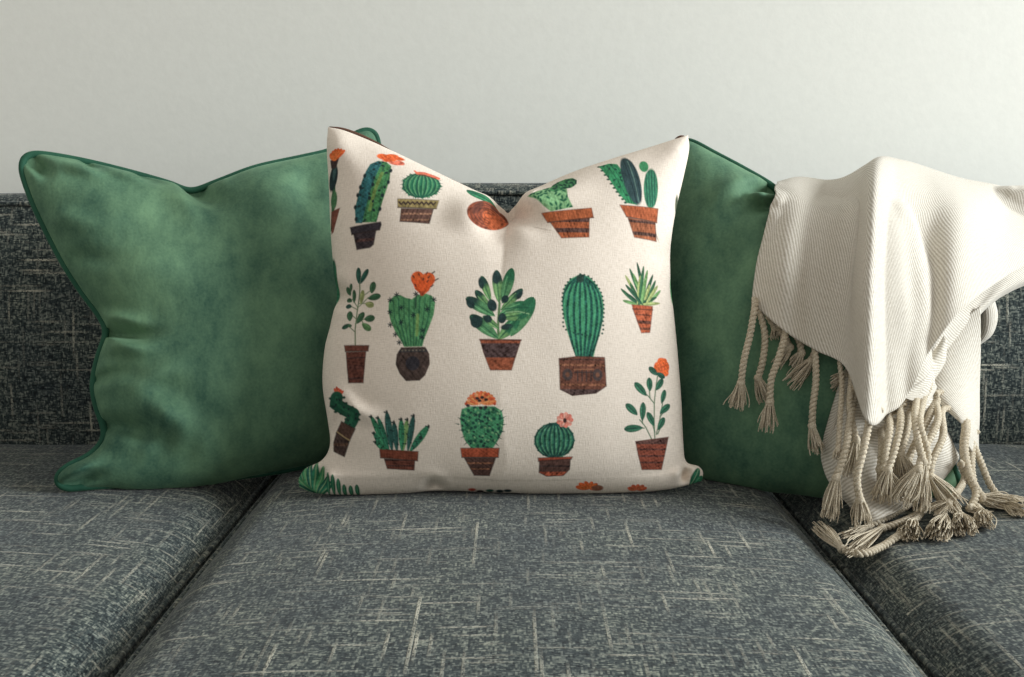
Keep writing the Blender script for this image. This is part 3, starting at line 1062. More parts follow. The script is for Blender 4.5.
    for f, w in ((-1, 2.2), (-0.72, 2.6), (-0.4, 2.6), (-0.1, 2.4), (0.22, 2.6), (0.5, 2.8), (0.78, 2.8), (1, 2.2)):
        pts = []
        for t in np.linspace(0, 1, 10):
            hw = np.interp(t, [0, 0.08, 0.2, 0.4, 0.6, 0.8, 1], [1, 11, 17, 20.5, 19, 14.5, 8.5])
            pts.append((581.7 + f * hw, 274 + t * 84))
        p.line(pts, w, (26, 96, 78), clip=m, var=0.3)
        p.line([(a + 0.2, b) for a, b in pts], 0.8, (24, 62, 60), clip=m, a=0.8, var=0.4)
    p.ell(*q([(160, 100)])[0], 4, 5, (40, 60, 52), clip=m, a=0.8)
    B = catmull(np.array(body[:7] + body[11:]), 40)
    for bx, by in B:
        p.ell(bx, by, 1.1, 1.0, (26, 76, 62))
    p.pot(None, q([(62, 466), (140, 456), (268, 458), (275, 588), (228, 620), (122, 632), (66, 604)]), None, (110, 66, 50), [(0.08, 1.0, (70, 46, 40)), (0.22, 1.4, (140, 92, 66)), (0.72, 1.4, (136, 88, 62)), (0.92, 5, (72, 56, 54))])
    for a in (100, 235):
        p.ell(*q([(a, 538)])[0], 5, 6, (66, 58, 58), a=0.85); p.ell(*q([(a, 538)])[0], 2, 2.4, (120, 78, 58))
    for a in (145, 165, 185, 205):
        p.line(q([(a, 515), (a, 565)]), 1.2, (64, 48, 46))
    p.line(q([(130, 515), (215, 513)]), 1.3, (148, 98, 70)); p.line(q([(130, 528), (215, 526)]), 1.0, (60, 46, 44))
    # spiky grass in small pot
    p.item(642, 300)
    i = 0
    for tip in ((345, 160), (352, 212), (370, 180), (365, 98), (385, 66), (400, 88), (418, 36), (432, 95), (448, 50), (465, 66), (490, 84), (475, 130), (502, 108), (525, 150), (505, 185), (520, 210), (385, 130), (455, 110), (365, 140), (512, 130)):
        c = ((52, 98, 66), (108, 150, 92), (40, 84, 60), (160, 172, 110))[i % 4]
        i += 1
        p.leaf(q([tip])[0], q([(410 + (i * 7) % 50, 228)])[0], 3.6, c)
    p.pot(q([(392, 228), (485, 228), (484, 245), (396, 247)]), q([(395, 245), (484, 243), (470, 346), (432, 350)]), (186, 92, 60), (188, 96, 62), [(0.25, 1.0, (110, 60, 44)), (0.55, 2.4, (88, 56, 46)), (0.82, 1.8, (110, 66, 48))])
    # leaning little cactus
    p.item(344, 422)
    q = lambda L: cr(325, 375, 5.209, L)
    for k in range(5):
        p.leaf(q([(60 + 12 * k, 60 + abs(k - 1) * 8)])[0], q([(82, 110)])[0], 3.2, (222, 92, 62))
    m = p.line(q([(72, 118), (66, 150), (105, 180), (150, 205), (142, 235), (128, 262)]), 12.5, (30, 92, 68))
    p.line(q([(72, 118), (66, 150), (105, 180), (150, 205), (142, 235), (128, 262)]), 3, (50, 124, 88), a=0.7)
    p.dots(m, 12, G_DD, 0.9, 1.5)
    for a, b in ((38, 120), (40, 160), (85, 200), (110, 230), (180, 210), (175, 235), (110, 120), (120, 150), (150, 172), (60, 190)):
        p.ell(*q([(a, b)])[0], 1.6, 1.3, (24, 76, 58))
    p.pot(q([(85, 240), (158, 282), (150, 300), (130, 345), (58, 300)]), q([(60, 298), (130, 345), (104, 428), (50, 400), (46, 350)]), (88, 62, 52), (74, 56, 50), [(0.5, 2, (104, 76, 60))])
    p.line(q([(62, 295), (130, 342)]), 1.4, (170, 146, 108))
    # aloe
    p.item(400, 442)
    for tip, bx, w, c in (((255, 298), 315, 6, 0), ((245, 212), 325, 6.5, 1), ((280, 218), 335, 6, 0), ((325, 188), 350, 7.5, 2), ((432, 228), 405, 6, 3), ((400, 226), 400, 6.5, 1),
                          ((465, 208), 430, 6.5, 2), ((540, 264), 440, 8.0, 1), ((362, 242), 375, 6.5, 2), ((262, 345), 330, 6.5, 1), ((500, 320), 440, 5, 0)):
        cc = ((48, 122, 92), (58, 138, 98), (44, 92, 84), (132, 170, 106))[c]
        m = p.leaf(q([tip])[0], q([(bx, 400)])[0], w, cc)
        a0, b0 = np.array(q([tip])[0]), np.array(q([(bx, 400)])[0])
        for t in np.linspace(0.02, 0.75, 6):
            pt = a0 + (b0 - a0) * t
            sgn = 1 if int(t * 20) % 2 else -1
            p.ell(pt[0] + sgn * w * 0.28, pt[1], 0.9, 0.8, (26, 52, 50))
        p.ell(a0[0], a0[1] + 0.8, 1.2, 2.0, (34, 50, 48))
    p.pot(q([(283, 385), (485, 397), (480, 446), (286, 430)]), q([(306, 436), (466, 444), (460, 496), (320, 488)]), (128, 66, 46), (110, 60, 46), [(0.0, 2.6, (50, 38, 38)), (0.6, 1.0, (70, 44, 38))])
    # dotted barrel with orange crown
    p.item(482, 432)
    q = lambda L: cr(440, 380, 5.64, L)
    body = q([(125, 165), (165, 150), (240, 150), (310, 150), (350, 175), (362, 230), (355, 290), (330, 340), (300, 385), (175, 385), (140, 340), (122, 280), (115, 220)])
    m = p.poly(body, (72, 148, 104), 0.25)
    p.dots(m, 40, (26, 82, 66), 1.5, 1.2)
    p.dots(m, 30, G_DD, 0.95, 1.3)
    p.dots(m, 30, (140, 194, 140), 0.8, 1.4)
    p.edge_spikes(np.array(body[4:10] + body[10:]), 20, G_D, 2.8, 1.3)
    for k in range(11):
        an = rad(190 + 16 * k)
        c = q([(235, 135)])[0]
        p.leaf((c[0] + 15.5 * math.cos(an), c[1] + 13 * math.sin(an)), c, 6.0, (228, 104, 62) if k % 2 else (238, 140, 84))
    for a, b in ((165, 115), (290, 110), (205, 85), (262, 85), (225, 130), (150, 135), (310, 135)):
        p.ell(*q([(a, b)])[0], 1.6, 1.6, (250, 176, 128) if a % 2 else (206, 84, 50))
    for a, b in ((212, 105), (240, 100), (225, 118), (262, 112), (160, 145), (260, 155), (232, 160)):
        p.ell(*q([(a, b)])[0], 2.0, 1.5, (44, 36, 38))
    p.pot(q([(116, 385), (336, 385), (330, 438), (122, 438)]), q([(135, 440), (316, 440), (278, 545), (190, 543)]), (182, 86, 56), (88, 60, 52), [(0.3, 1.2, (150, 100, 74)), (0.62, 1.0, (150, 100, 74))])
    # small round cactus with pink flower
    p.item(556, 445)
    m = p.ell(*q([(645, 340)])[0], 20, 17.6, (54, 126, 96), spiky=0.04, nsp=17)
    cx, cy = q([(645, 340)])[0]
    for k in range(9):
        f = -1 + k / 4
        pts = [(cx + f * 19.5 * math.cos(t), cy - 17 * math.sin(t)) for t in np.linspace(-1.35, 1.35, 9)]
        p.line(pts, 2.0, (24, 76, 66), clip=m, var=0.3)
        p.line([(a + 1.8, b) for a, b in pts], 0.8, (112, 168, 130), clip=m, a=0.7, var=0.4)
    for k in range(9):
        an = k / 9 * 6.283
        c = q([(703, 225)])[0]
        p.leaf((c[0] + 8.6 * math.cos(an), c[1] + 7.8 * math.sin(an)), c, 5.6, PNK if k % 2 else (230, 130, 112))
    p.ell(*q([(703, 228)])[0], 1.8, 2.4, (60, 36, 36))
    p.pot(q([(553, 438), (750, 432), (742, 446), (556, 458)]), q([(562, 452), (738, 446), (735, 505), (700, 540), (605, 545), (560, 522)]), (166, 78, 54), (92, 62, 54), [(0.86, 3.4, (180, 88, 60)), (0.4, 1.0, (60, 44, 42))])
    # flowering sprig, brick pot
    p.item(652, 415)
    q = lambda L: cr(560, 350, 4.513, L)
    ST = (92, 122, 92)
    for L in ([(428, 404), (424, 330), (424, 240), (430, 180), (440, 115)], [(415, 404), (385, 345), (360, 315)], [(424, 240), (395, 205), (375, 195)], [(405, 215), (402, 180)],
              [(434, 380), (448, 320), (462, 240)], [(450, 300), (470, 275)], [(380, 352), (350, 352)], [(372, 330), (372, 300)], [(428, 370), (412, 320)], [(440, 378), (455, 345)], [(432, 178), (448, 155)]):
        p.line(q(L), 1.1, ST)
    LG = (50, 104, 78)
    for tip, base, w in (((338, 148), (390, 207), 7.5), ((402, 124), (405, 186), 6.5), ((464, 126), (434, 180), 6.5), ((300, 244), (350, 294), 7.5), ((375, 236), (371, 320), 6.5), ((293, 357), (374, 350), 8),
                         ((394, 280), (424, 342), 6.5), ((474, 176), (458, 240), 5.5), ((496, 242), (450, 286), 7), ((470, 302), (442, 360), 6.5)):
        p.leaf(q([tip])[0], q([base])[0], w, LG, rib=(26, 66, 56))
    for a, b, rx, ry in ((440, 75, 3.6, 5.4), (462, 60, 5.4, 6.6), (482, 70, 3.4, 5.4), (460, 90, 6.5, 4), (478, 98, 3.4, 3.6), (455, 45, 3, 3), (475, 45, 2.6, 3)):
        p.ell(*q([(a, b)])[0], rx, ry, ORG if rx < 5 else (244, 118, 66), var=0.22)
    p.line(q([(450, 55), (462, 80), (455, 100)]), 0.9, (208, 72, 40), a=0.8); p.line(q([(478, 55), (472, 85)]), 0.9, (208, 72, 40), a=0.8)
    p.leaf(q([(402, 76)])[0], q([(440, 112)])[0], 6.5, (44, 88, 70)); p.leaf(q([(474, 122)])[0], q([(436, 100)])[0], 6, (40, 82, 66))
    p.pot(None, q([(343, 412), (490, 391), (478, 455), (462, 540), (375, 540), (355, 470)]), None, (144, 74, 54), [(0.12, 5.0, (84, 58, 52)), (0.38, 1.4, (92, 54, 46)), (0.58, 1.4, (92, 54, 46)), (0.78, 1.4, (92, 54, 46))])
    # flowers cropped by the bottom seam
    p.item(592, 484)
    for k in range(6):
        an = rad(185 + 35 * k)
        p.leaf((588 + 12 * math.cos(an), 487 + 6 * math.sin(an)), (590, 489), 5, ORG)
    p.ell(598, 488, 6, 3, (150, 96, 72))
    p.item(638, 485)
    for k in range(5):
        an = rad(195 + 38 * k)
        p.leaf((638 + 10 * math.cos(an), 489 + 5 * math.sin(an)), (638, 490), 4.5, (226, 104, 66))
    p.item(480, 485)
    for a, b, c in ((472, 490, (196, 84, 66)), (480, 492, DBR), (490, 491, G_D), (500, 491.5, G_DD), (508, 491, G_DD)):
        p.ell(a, b, 4, 1.6, c)
    # green leaves cropped at the lower left corner
    p.item(325, 480)
    for k, (a, b) in enumerate(((300, 468), (304, 463), (310, 460), (317, 462), (324, 466), (329, 476), (336, 480), (296, 476), (295, 484))):
        p.leaf((a, b), (312 + k, 497), 6.5, ((36, 112, 82), (74, 146, 98), (28, 88, 72))[k % 3], rib=(150, 190, 140))
    for a, b, h_ in ((334, 492, 18), (339, 492, 14), (344, 493, 9), (350, 493, 8), (356, 493, 9), (329, 492, 20)):
        p.leaf((a + 0.5, b - h_), (a, b + 4), 4.6, (30, 100, 72), rib=(90, 150, 110))
    # leaf at the lower right corner, motifs running over the side seams
    p.item(697, 477)
    p.leaf((699, 468), (691, 487), 8, (34, 104, 76), rib=(150, 190, 150)); p.leaf((703, 476), (694, 487), 7, (60, 134, 96))
    p.item(672, 290)
    p.ell(673, 290, 3.0, 15, (84, 146, 96)); p.ell(674.5, 288, 1.6, 11, (44, 104, 74))
    p.item(676, 205)
    p.ell(677, 205, 2.0, 9, (76, 84, 64))
    p.item(336, 285)
    p.ell(333.5, 285, 5.5, 26, (54, 118, 86)); p.line([(335, 262), (335, 308)], 1.4, (26, 84, 66))
    return p.C


PC = Plane(at_z(330, 492, SEAT_Z + 0.004) + np.array([0, 0.018, 0]), at_z(690, 492, SEAT_Z + 0.004) + np.array([0, 0.018, 0]), 0.27)
n = 600
S, h, hb, full, (U, Vv) = pillow_grid(
    PC,
    top=[(328, 127), (345, 131), (370, 141), (400, 155), (435, 172), (468, 188), (490, 199), (503, 209), (508, 213), (513, 208), (526, 196), (545, 185), (575, 172), (610, 160), (648, 148), (688, 135)],
    bottom=[(299, 487), (315, 493), (350, 495), (400, 494), (435, 491), (480, 492), (530, 494), (580, 494), (620, 493), (655, 491), (680, 487), (702, 481)],
    left=[(328, 127), (327, 150), (329, 185), (331, 230), (334, 270), (337, 296), (331, 325), (325, 350), (323, 385), (328, 420), (330, 445), (322, 460), (306, 468), (299, 478), (299, 487)],
    right=[(688, 135), (689, 150), (684, 175), (677, 205), (671, 240), (670, 280), (673, 310), (677, 350), (681, 400), (683, 440), (686, 461), (698, 466), (703, 472), (702, 481)],
    n=n, Tf=0.10, Tb=0.05, seed=44, wob=0.0014, q=0.52,
    creases=[([(508, 211), (520, 224), (552, 236)], -0.020, 13, 'end'),
             ([(508, 214), (500, 232), (498, 262)], -0.012, 17, 'end'),
             ([(515, 212), (560, 206), (600, 190)], 0.008, 18, 'end'),
             ([(480, 200), (470, 225), (468, 250)], 0.006, 20),
             ([(337, 296), (352, 302), (372, 300)], -0.010, 10, 'end'),
             ([(338, 375), (352, 400), (370, 415), (400, 420)], 0.006, 9),
             ([(330, 455), (345, 415), (356, 395)], -0.007, 10),
             ([(326, 460), (322, 475), (328, 494)], -0.012, 8),
             ([(684, 462), (684, 475), (680, 488)], -0.012, 6),
             ([(420, 492), (435, 484), (452, 490)], -0.008, 6),
             ([(690, 140), (665, 165), (640, 185)], 0.006, 16, 'end'),
             ([(329, 130), (350, 165), (380, 200)], 0.006, 18, 'end'),
             ([(672, 250), (660, 262), (640, 262)], -0.005, 10, 'end')])
front, back, base = build_pillow_mesh(PC, S, h, hb)
front, back, base = settle(front), settle(back), settle(base.reshape(-1, 3)).reshape(base.shape)
PXc, PYc = to_px(front)
colr = paint(S, PXc, PYc)
cp = root('printed_pillow', PC.pos(S[-1, n // 2]))
tag(cp, 'cream linen pillow printed with rows of potted cactuses, standing in front of the green pillows', 'pillow')
mesh_obj('front_panel', front, grid_faces(n, n), M_PRINT, cp, S.reshape(-1, 2), colr=colr)
ds = 6
nb = len(range(0, n, ds)) + 1
ix = np.minimum(np.arange(nb) * ds, n - 1)
bk = back.reshape(n, n, 3)[np.ix_(ix, ix)].reshape(-1, 3)
mesh_obj('back_panel', bk, grid_faces(nb, nb, flip=True), M_BROWN, cp, S[np.ix_(ix, ix)].reshape(-1, 2))
# brown seam allowance peeping over the top corners
bt = base.reshape(n, n, 3)


def seam_strip(i0, i1, hgt, name):
    P = bt[0, i0:i1:3]
    k = len(P)
    prof = hgt * np.sin(np.linspace(0.25, math.pi, k)) ** 0.6
    tv, tf = tube(P + PC.b * (prof * 0.55)[:, None] - PC.n * 0.004, np.maximum(prof * 0.62, 0.0008), 8)
    mesh_obj(name, tv, tf, M_BROWN, cp)


seam_strip(2, 130, 0.0048, 'seam')
seam_strip(572, 596, 0.0036, 'seam')
seam_strip(190, 270, 0.0022, 'seam')

# ------------------------------------------------------------------ throw
def tree_of(V, n):
    F = grid_faces(n, n)
    return BVHTree.FromPolygons([tuple(v) for v in V], [tuple(int(i) for i in f) for f in F])


T_GR = tree_of(gr_front, gr_n)
OBST = [T_GR] + SEAT_TREES + BACK_TREES


def clear_of(V, gap, side=0.0):
    """push points that would sink into what lies behind or below them out again"""
    V = V.copy()
    for i in range(len(V)):
        v = V[i]
        for t in BACK_TREES:
            hit = t.ray_cast(Vector((v[0], v[1], 1.2)), Vector((0, 0, -1)))
            if hit[0] is not None and 0 < hit[0].z + min(gap, 0.008) - v[2] < 0.05:
                fr_ = t.ray_cast(Vector((v[0], -1.2, v[2])), Vector((0, 1, 0)))
                if fr_[0] is None or v[1] - fr_[0].y > hit[0].z - v[2]: v[2] = hit[0].z + min(gap, 0.008)
        for k, t in ((0, T_GR), (0, PIPES[-1]), (1, BACK_TREES[0]), (1, BACK_TREES[2])):
          for dx, dz in (((0, 0),) if side == 0 else ((0, 0), (-side, 0), (side, 0), (0, -side), (0, side))):
            hit = t.ray_cast(Vector((v[0] + dx, -1.2, v[2] + dz)), Vector((0, 1, 0)))
            if hit[0] is not None and v[1] > hit[0].y - gap:
                if v[1] - hit[0].y < (0.11 if k == 0 else 0.06):
                    v[1] = hit[0].y - gap
        for t in SEAT_TREES:
            hit = t.ray_cast(Vector((v[0], v[1], 1.2)), Vector((0, 0, -1)))
            if hit[0] is not None and v[2] < hit[0].z + gap and hit[0].z - v[2] < 0.12:
                v[2] = hit[0].z + gap
    return V


def seat_height(x, y):
    best = SEAT_Z - 0.022
    for t in SEAT_TREES:
        hit = t.ray_cast(Vector((x, y, 1.2)), Vector((0, 0, -1)))
        if hit[0] is not None: best = max(best, hit[0].z)
    return best


throw = root('throw_blanket', at_y(880, 200, 0.2))
tag(throw, 'cream twill throw with braided tassel fringe draped over the sofa back and right pillow', 'blanket')


SHEETS = []


def sheet(name, rows, nu, nv, smooth_iter=2, thick=0.0024, gap=0.006, uvrot=0.0, uvoff=(0, 0), wob=0.0, seed=1, clear=True, ridges=()):
    """rows: list of rows of (px, py, Y) control points measured from the photograph"""
    R = np.array([[at_y(*p) for p in row] for row in rows])
    A = np.array([catmull(r, nu) for r in R])                 # rows x nu x 3
    G = np.zeros((nv, nu, 3))
    for i in range(nu):
        G[:, i] = catmull(A[:, i], nv)
    for _ in range(smooth_iter):
        G[1:-1, 1:-1] = 0.5 * G[1:-1, 1:-1] + 0.125 * (G[:-2, 1:-1] + G[2:, 1:-1] + G[1:-1, :-2] + G[1:-1, 2:])
    if wob:
        x, y = np.meshgrid(np.linspace(0, 1, nu), np.linspace(0, 1, nv))
        G[..., 1] += wob * snoise(x * 3.2, y, 5, seed, 3)
    if clear:
        # lift the cloth off what it lies on; the lift is spread so the cloth stays smooth
        Cl = clear_of(G.reshape(-1, 3), gap).reshape(G.shape)
        for ax in (1, 2):
            D = np.abs(Cl[..., ax] - G[..., ax])
            for _ in range(3):
                E = np.pad(D, 1, mode='edge')
                D = np.max([E[i:i + nv, j:j + nu] for i in range(3) for j in range(3)], axis=0)
            for _ in range(8):
                E = np.pad(D, 1, mode='edge')
                D = 0.5 * D + 0.125 * (E[:-2, 1:-1] + E[2:, 1:-1] + E[1:-1, :-2] + E[1:-1, 2:])
            G[..., ax] += (-D if ax == 1 else D)
    du = np.concatenate([[0], np.cumsum(np.linalg.norm(np.diff(G[nv // 2], axis=0), axis=1))])
    dv = np.concatenate([[0], np.cumsum(np.linalg.norm(np.diff(G[:, nu // 2], axis=0), axis=1))])
    uu, vv = np.meshgrid(du, dv)
    c, s = math.cos(uvrot), math.sin(uvrot)
    uv = np.stack([uu * c - vv * s + uvoff[0], uu * s + vv * c + uvoff[1]], -1).reshape(-1, 2)
    # real thickness: offset the back face along the cloth normal and close the rim
    gu, gv = np.gradient(G, axis=1), np.gradient(G, axis=0)
    N = np.cross(gv, gu)
    N /= np.linalg.norm(N, axis=2)[..., None] + 1e-12
    V = np.vstack([(G + N * thick / 2).reshape(-1, 3), (G - N * thick / 2).reshape(-1, 3)])
    nn = nu * nv
    F = [grid_faces(nu, nv), grid_faces(nu, nv, nn, flip=True)]
    bd = np.concatenate([np.arange(nu), np.arange(1, nv) * nu + nu - 1, (nv - 1) * nu + np.arange(nu - 2, -1, -1), np.arange(nv - 2, -1, -1) * nu])
    F.append(np.stack([bd[:-1], bd[1:], bd[1:] + nn, bd[:-1] + nn], 1))
    o = mesh_obj(name, V, np.vstack(F), M_BLANKET, throw, np.vstack([uv, uv]))
    SHEETS.append(BVHTree.FromPolygons([tuple(v) for v in V], [tuple(int(i) for i in f) for f in np.vstack(F)]))
    return o, G


# front flap, from the fold on the sofa back down to its two hems
rows = [
    # behind the top edge (over the sofa back)
    [(784, 212, 0.46), (803, 214, 0.47), (835, 216, 0.47), (858, 210, 0.46), (880, 204, 0.45), (900, 204, 0.46), (925, 198, 0.47), (960, 192, 0.485), (1000, 193, 0.50), (1050, 207, 0.50)],
    [(781, 187, 0.34), (802, 184, 0.35), (835, 186, 0.36), (858, 175, 0.34), (879, 164, 0.32), (900, 166, 0.36), (925, 171, 0.38), (960, 181, 0.42), (1000, 189, 0.47), (1048, 205, 0.50)],
    [(777, 183, 0.17), (800, 178, 0.21), (835, 183, 0.25), (858, 172, 0.23), (877, 159, 0.20), (899, 162, 0.25), (927, 170, 0.30), (962, 180, 0.34), (1003, 188, 0.40), (1047, 206, 0.42)],
    [(771, 200, 0.10), (798, 196, 0.10), (832, 203, 0.15), (856, 195, 0.12), (874, 184, 0.06), (897, 188, 0.13), (926, 194, 0.17), (964, 200, 0.19), (1005, 206, 0.31), (1046, 218, 0.33)],
    [(763, 228, 0.08), (793, 228, 0.035), (826, 235, 0.075), (852, 238, 0.05), (872, 238, -0.03), (896, 236, 0.075), (926, 234, 0.105), (962, 231, 0.10), (1005, 230, 0.23), (1045, 234, 0.28)],
    [(757, 262, 0.045), (787, 270, -0.01), (820, 280, 0.02), (848, 288, 0.0), (870, 295, -0.075), (895, 288, 0.045), (924, 278, 0.055), (960, 264, 0.05), (1006, 250, 0.18), (1045, 247, 0.25)],
    [(752, 303, 0.02), (786, 332, -0.03), (815, 350, -0.02), (846, 368, -0.05), (869, 424, -0.12), (894, 402, -0.03), (924, 360, -0.02), (962, 310, 0.01), (1008, 275, 0.15), (1046, 255, 0.23)],
]
flap_o, FG = sheet('draped_cloth', rows, 240, 180, smooth_iter=6, uvrot=rad(4), gap=0.021, wob=0.0022, seed=8)

# second layer just under it, showing below the right hem
rows = [
    [(893, 352, 0.03), (925, 302, 0.10), (967, 268, 0.15), (1010, 262, 0.19), (1046, 245, 0.25)],
    [(900, 380, 0.015), (937, 332, 0.07), (978, 300, 0.145), (1010, 273, 0.18), (1046, 257, 0.24)],
    [(900, 398, 0.03), (946, 348, 0.095), (983, 306, 0.14), (1012, 285, 0.18), (1046, 272, 0.24)],
    [(906, 396, 0.045), (948, 352, 0.11), (985, 309, 0.155), (1013, 290, 0.20), (1046, 278, 0.26)],
]
sheet('under_layer', rows, 120, 40, gap=0.010, smooth_iter=2, uvrot=rad(30), uvoff=(0.3, 0.1))
# rolled hem edge near the lower middle
rows = [
    [(893, 388, -0.005), (915, 372, 0.02), (935, 350, 0.05), (944, 336, 0.07)],
    [(898, 394, -0.02), (920, 378, 0.005), (939, 356, 0.035), (946, 342, 0.06)],
    [(906, 398, -0.02), (928, 384, 0.005), (943, 364, 0.035), (946, 350, 0.06)],
    [(908, 396, 0.01), (930, 382, 0.03), (944, 362, 0.06), (946, 345, 0.08)],
]
sheet('rolled_hem', rows, 60, 24, gap=0.010, smooth_iter=1, uvrot=rad(35), uvoff=(0.7, 0.1))
# hanging layer with the straight right edge
rows = [
    [(918, 345, 0.12), (938, 335, 0.115), (958, 322, 0.12), (980, 306, 0.13)],
    [(920, 372, 0.09), (940, 368, 0.08), (960, 362, 0.09), (980, 352, 0.12)],
    [(928, 390, 0.06), (945, 392, 0.05), (962, 392, 0.06), (979, 390, 0.10)],
    [(946, 410, 0.03), (957, 413, 0.02), (968, 415, 0.03), (979, 418, 0.07)],
    [(966, 428, 0.0), (970, 432, 0.0), (974, 436, 0.005), (978, 440, 0.03)],
    [(968, 446, -0.02), (972, 452, -0.02), (976, 456, -0.01), (979, 462, 0.01)],
]
sheet('hanging_layer', rows, 70, 90, gap=0.009, smooth_iter=2, uvrot=rad(6), uvoff=(1.1, 0.4))
# loop of cloth behind the right edge
rows = [
    [(972, 312, 0.19), (972, 325, 0.19), (970, 338, 0.19), (966, 350, 0.19)],
    [(984, 304, 0.165), (986, 320, 0.165), (984, 334, 0.165), (976, 346, 0.17)],
    [(993, 297, 0.175), (997, 316, 0.175), (992, 334, 0.175), (980, 344, 0.18)],
    [(990, 300, 0.21), (993, 318, 0.21), (988, 332, 0.21), (978, 342, 0.21)],
]
sheet('cloth_loop', rows, 50, 36, smooth_iter=1, uvrot=rad(80), uvoff=(1.8, 0.4))
# inner layer hanging lowest, its ribs running across
rows = [
    [(836, 355, 0.03), (862, 358, 0.02), (890, 362, 0.04), (915, 366, 0.06), (935, 372, 0.08)],
    [(828, 385, 0.01), (855, 392, -0.03), (885, 395, 0.0), (912, 395, 0.03), (935, 400, 0.05)],
    [(820, 435, -0.02), (848, 440, -0.07), (880, 440, -0.035), (912, 438, 0.0), (945, 428, 0.01)],
    [(826, 475, -0.06), (850, 480, -0.10), (880, 475, -0.07), (912, 468, -0.03), (955, 452, -0.01)],
    [(848, 504, -0.10), (862, 505, -0.12), (885, 498, -0.10), (910, 488, -0.06), (950, 466, -0.03)],
    [(868, 523, -0.13), (880, 519, -0.13), (895, 512, -0.12), (912, 500, -0.09), (938, 484, -0.05)],
]
sheet('inner_layer', rows, 110, 110, smooth_iter=3, uvrot=rad(80), uvoff=(2.3, 0.2), wob=0.002)


# ------------------------------------------------------------------ tassels
def thread_bundle(P0, dirv, length, width, n, rng, curl=0.35, r=0.00075, lay=False, flat=0.35):
    Vs, Fs, off = [], [], 0
    d = dirv / np.linalg.norm(dirv)
    a = np.cross(d, [0.1, 1, 0.2]); a /= np.linalg.norm(a)
    b = np.cross(d, a)
    for k in range(n):
        th = rng.uniform(0, 2 * math.pi)
        rr = math.sqrt(rng.uniform(0, 1))
        s0 = (a * math.cos(th) + b * math.sin(th) * 0.8) * rr
        L = length * rng.uniform(0.72, 1.08)
        m = 8
        t = np.linspace(0, 1, m)
        c1, c2, f1 = rng.normal(0, curl), rng.normal(0, curl), rng.uniform(2, 5)
        side = s0[None] * (0.25 * width + 0.75 * width * np.sin(t * math.pi * 0.5) ** 1.2)[:, None]
        wig = (a[None] * (np.sin(t * f1 + th) * c1)[:, None] + b[None] * (np.cos(t * f1) * c2)[:, None]) * width * 0.5 * (t ** 1.6)[:, None]
        P = P0 + d[None] * (t * L)[:, None] + side + wig
        if lay:
            for q in P:
                hit = T_GR.ray_cast(Vector((q[0], -1.2, q[2])), Vector((0, 1, 0)))
                if hit[0] is not None and 0 < q[1] - hit[0].y + 0.002 < 0.08: q[1] = hit[0].y - 0.002 - 0.003 * rr
                z = seat_height(q[0], q[1]) + r * 3 + 0.004 * rr * (1 - flat)
                if q[2] < z: q[2] = z
        V, F = tube(P, np.linspace(r, r * 0.8, m), 4)
        Vs.append(V); Fs.append(F + off); off += len(V)
    return np.vstack(Vs), np.vstack(Fs)


def braid(P, R, pitch=0.013, strands=2):
    """two twisted plies round centre line P"""
    P = np.asarray(P)
    d = np.concatenate([[0], np.cumsum(np.linalg.norm(np.diff(P, axis=0), axis=1))])
    T = np.gradient(P, axis=0); T /= np.linalg.norm(T, axis=1)[:, None]
    ref = np.array([0.2, 1.0, 0.1])
    N = ref - T * (T @ ref)[:, None]; N /= np.linalg.norm(N, axis=1)[:, None]
    B = np.cross(T, N)
    Vs, Fs, off = [], [], 0
    for k in range(strands):
        ph = d / pitch * 2 * math.pi + 2 * math.pi * k / strands
        C = P + (N * np.cos(ph)[:, None] + B * np.sin(ph)[:, None]) * R * 0.5
        V, F = tube(C, R * 0.62, 8)
        Vs.append(V); Fs.append(F + off); off += len(V)
    return np.vstack(Vs), np.vstack(Fs)


trng = np.random.default_rng(3)


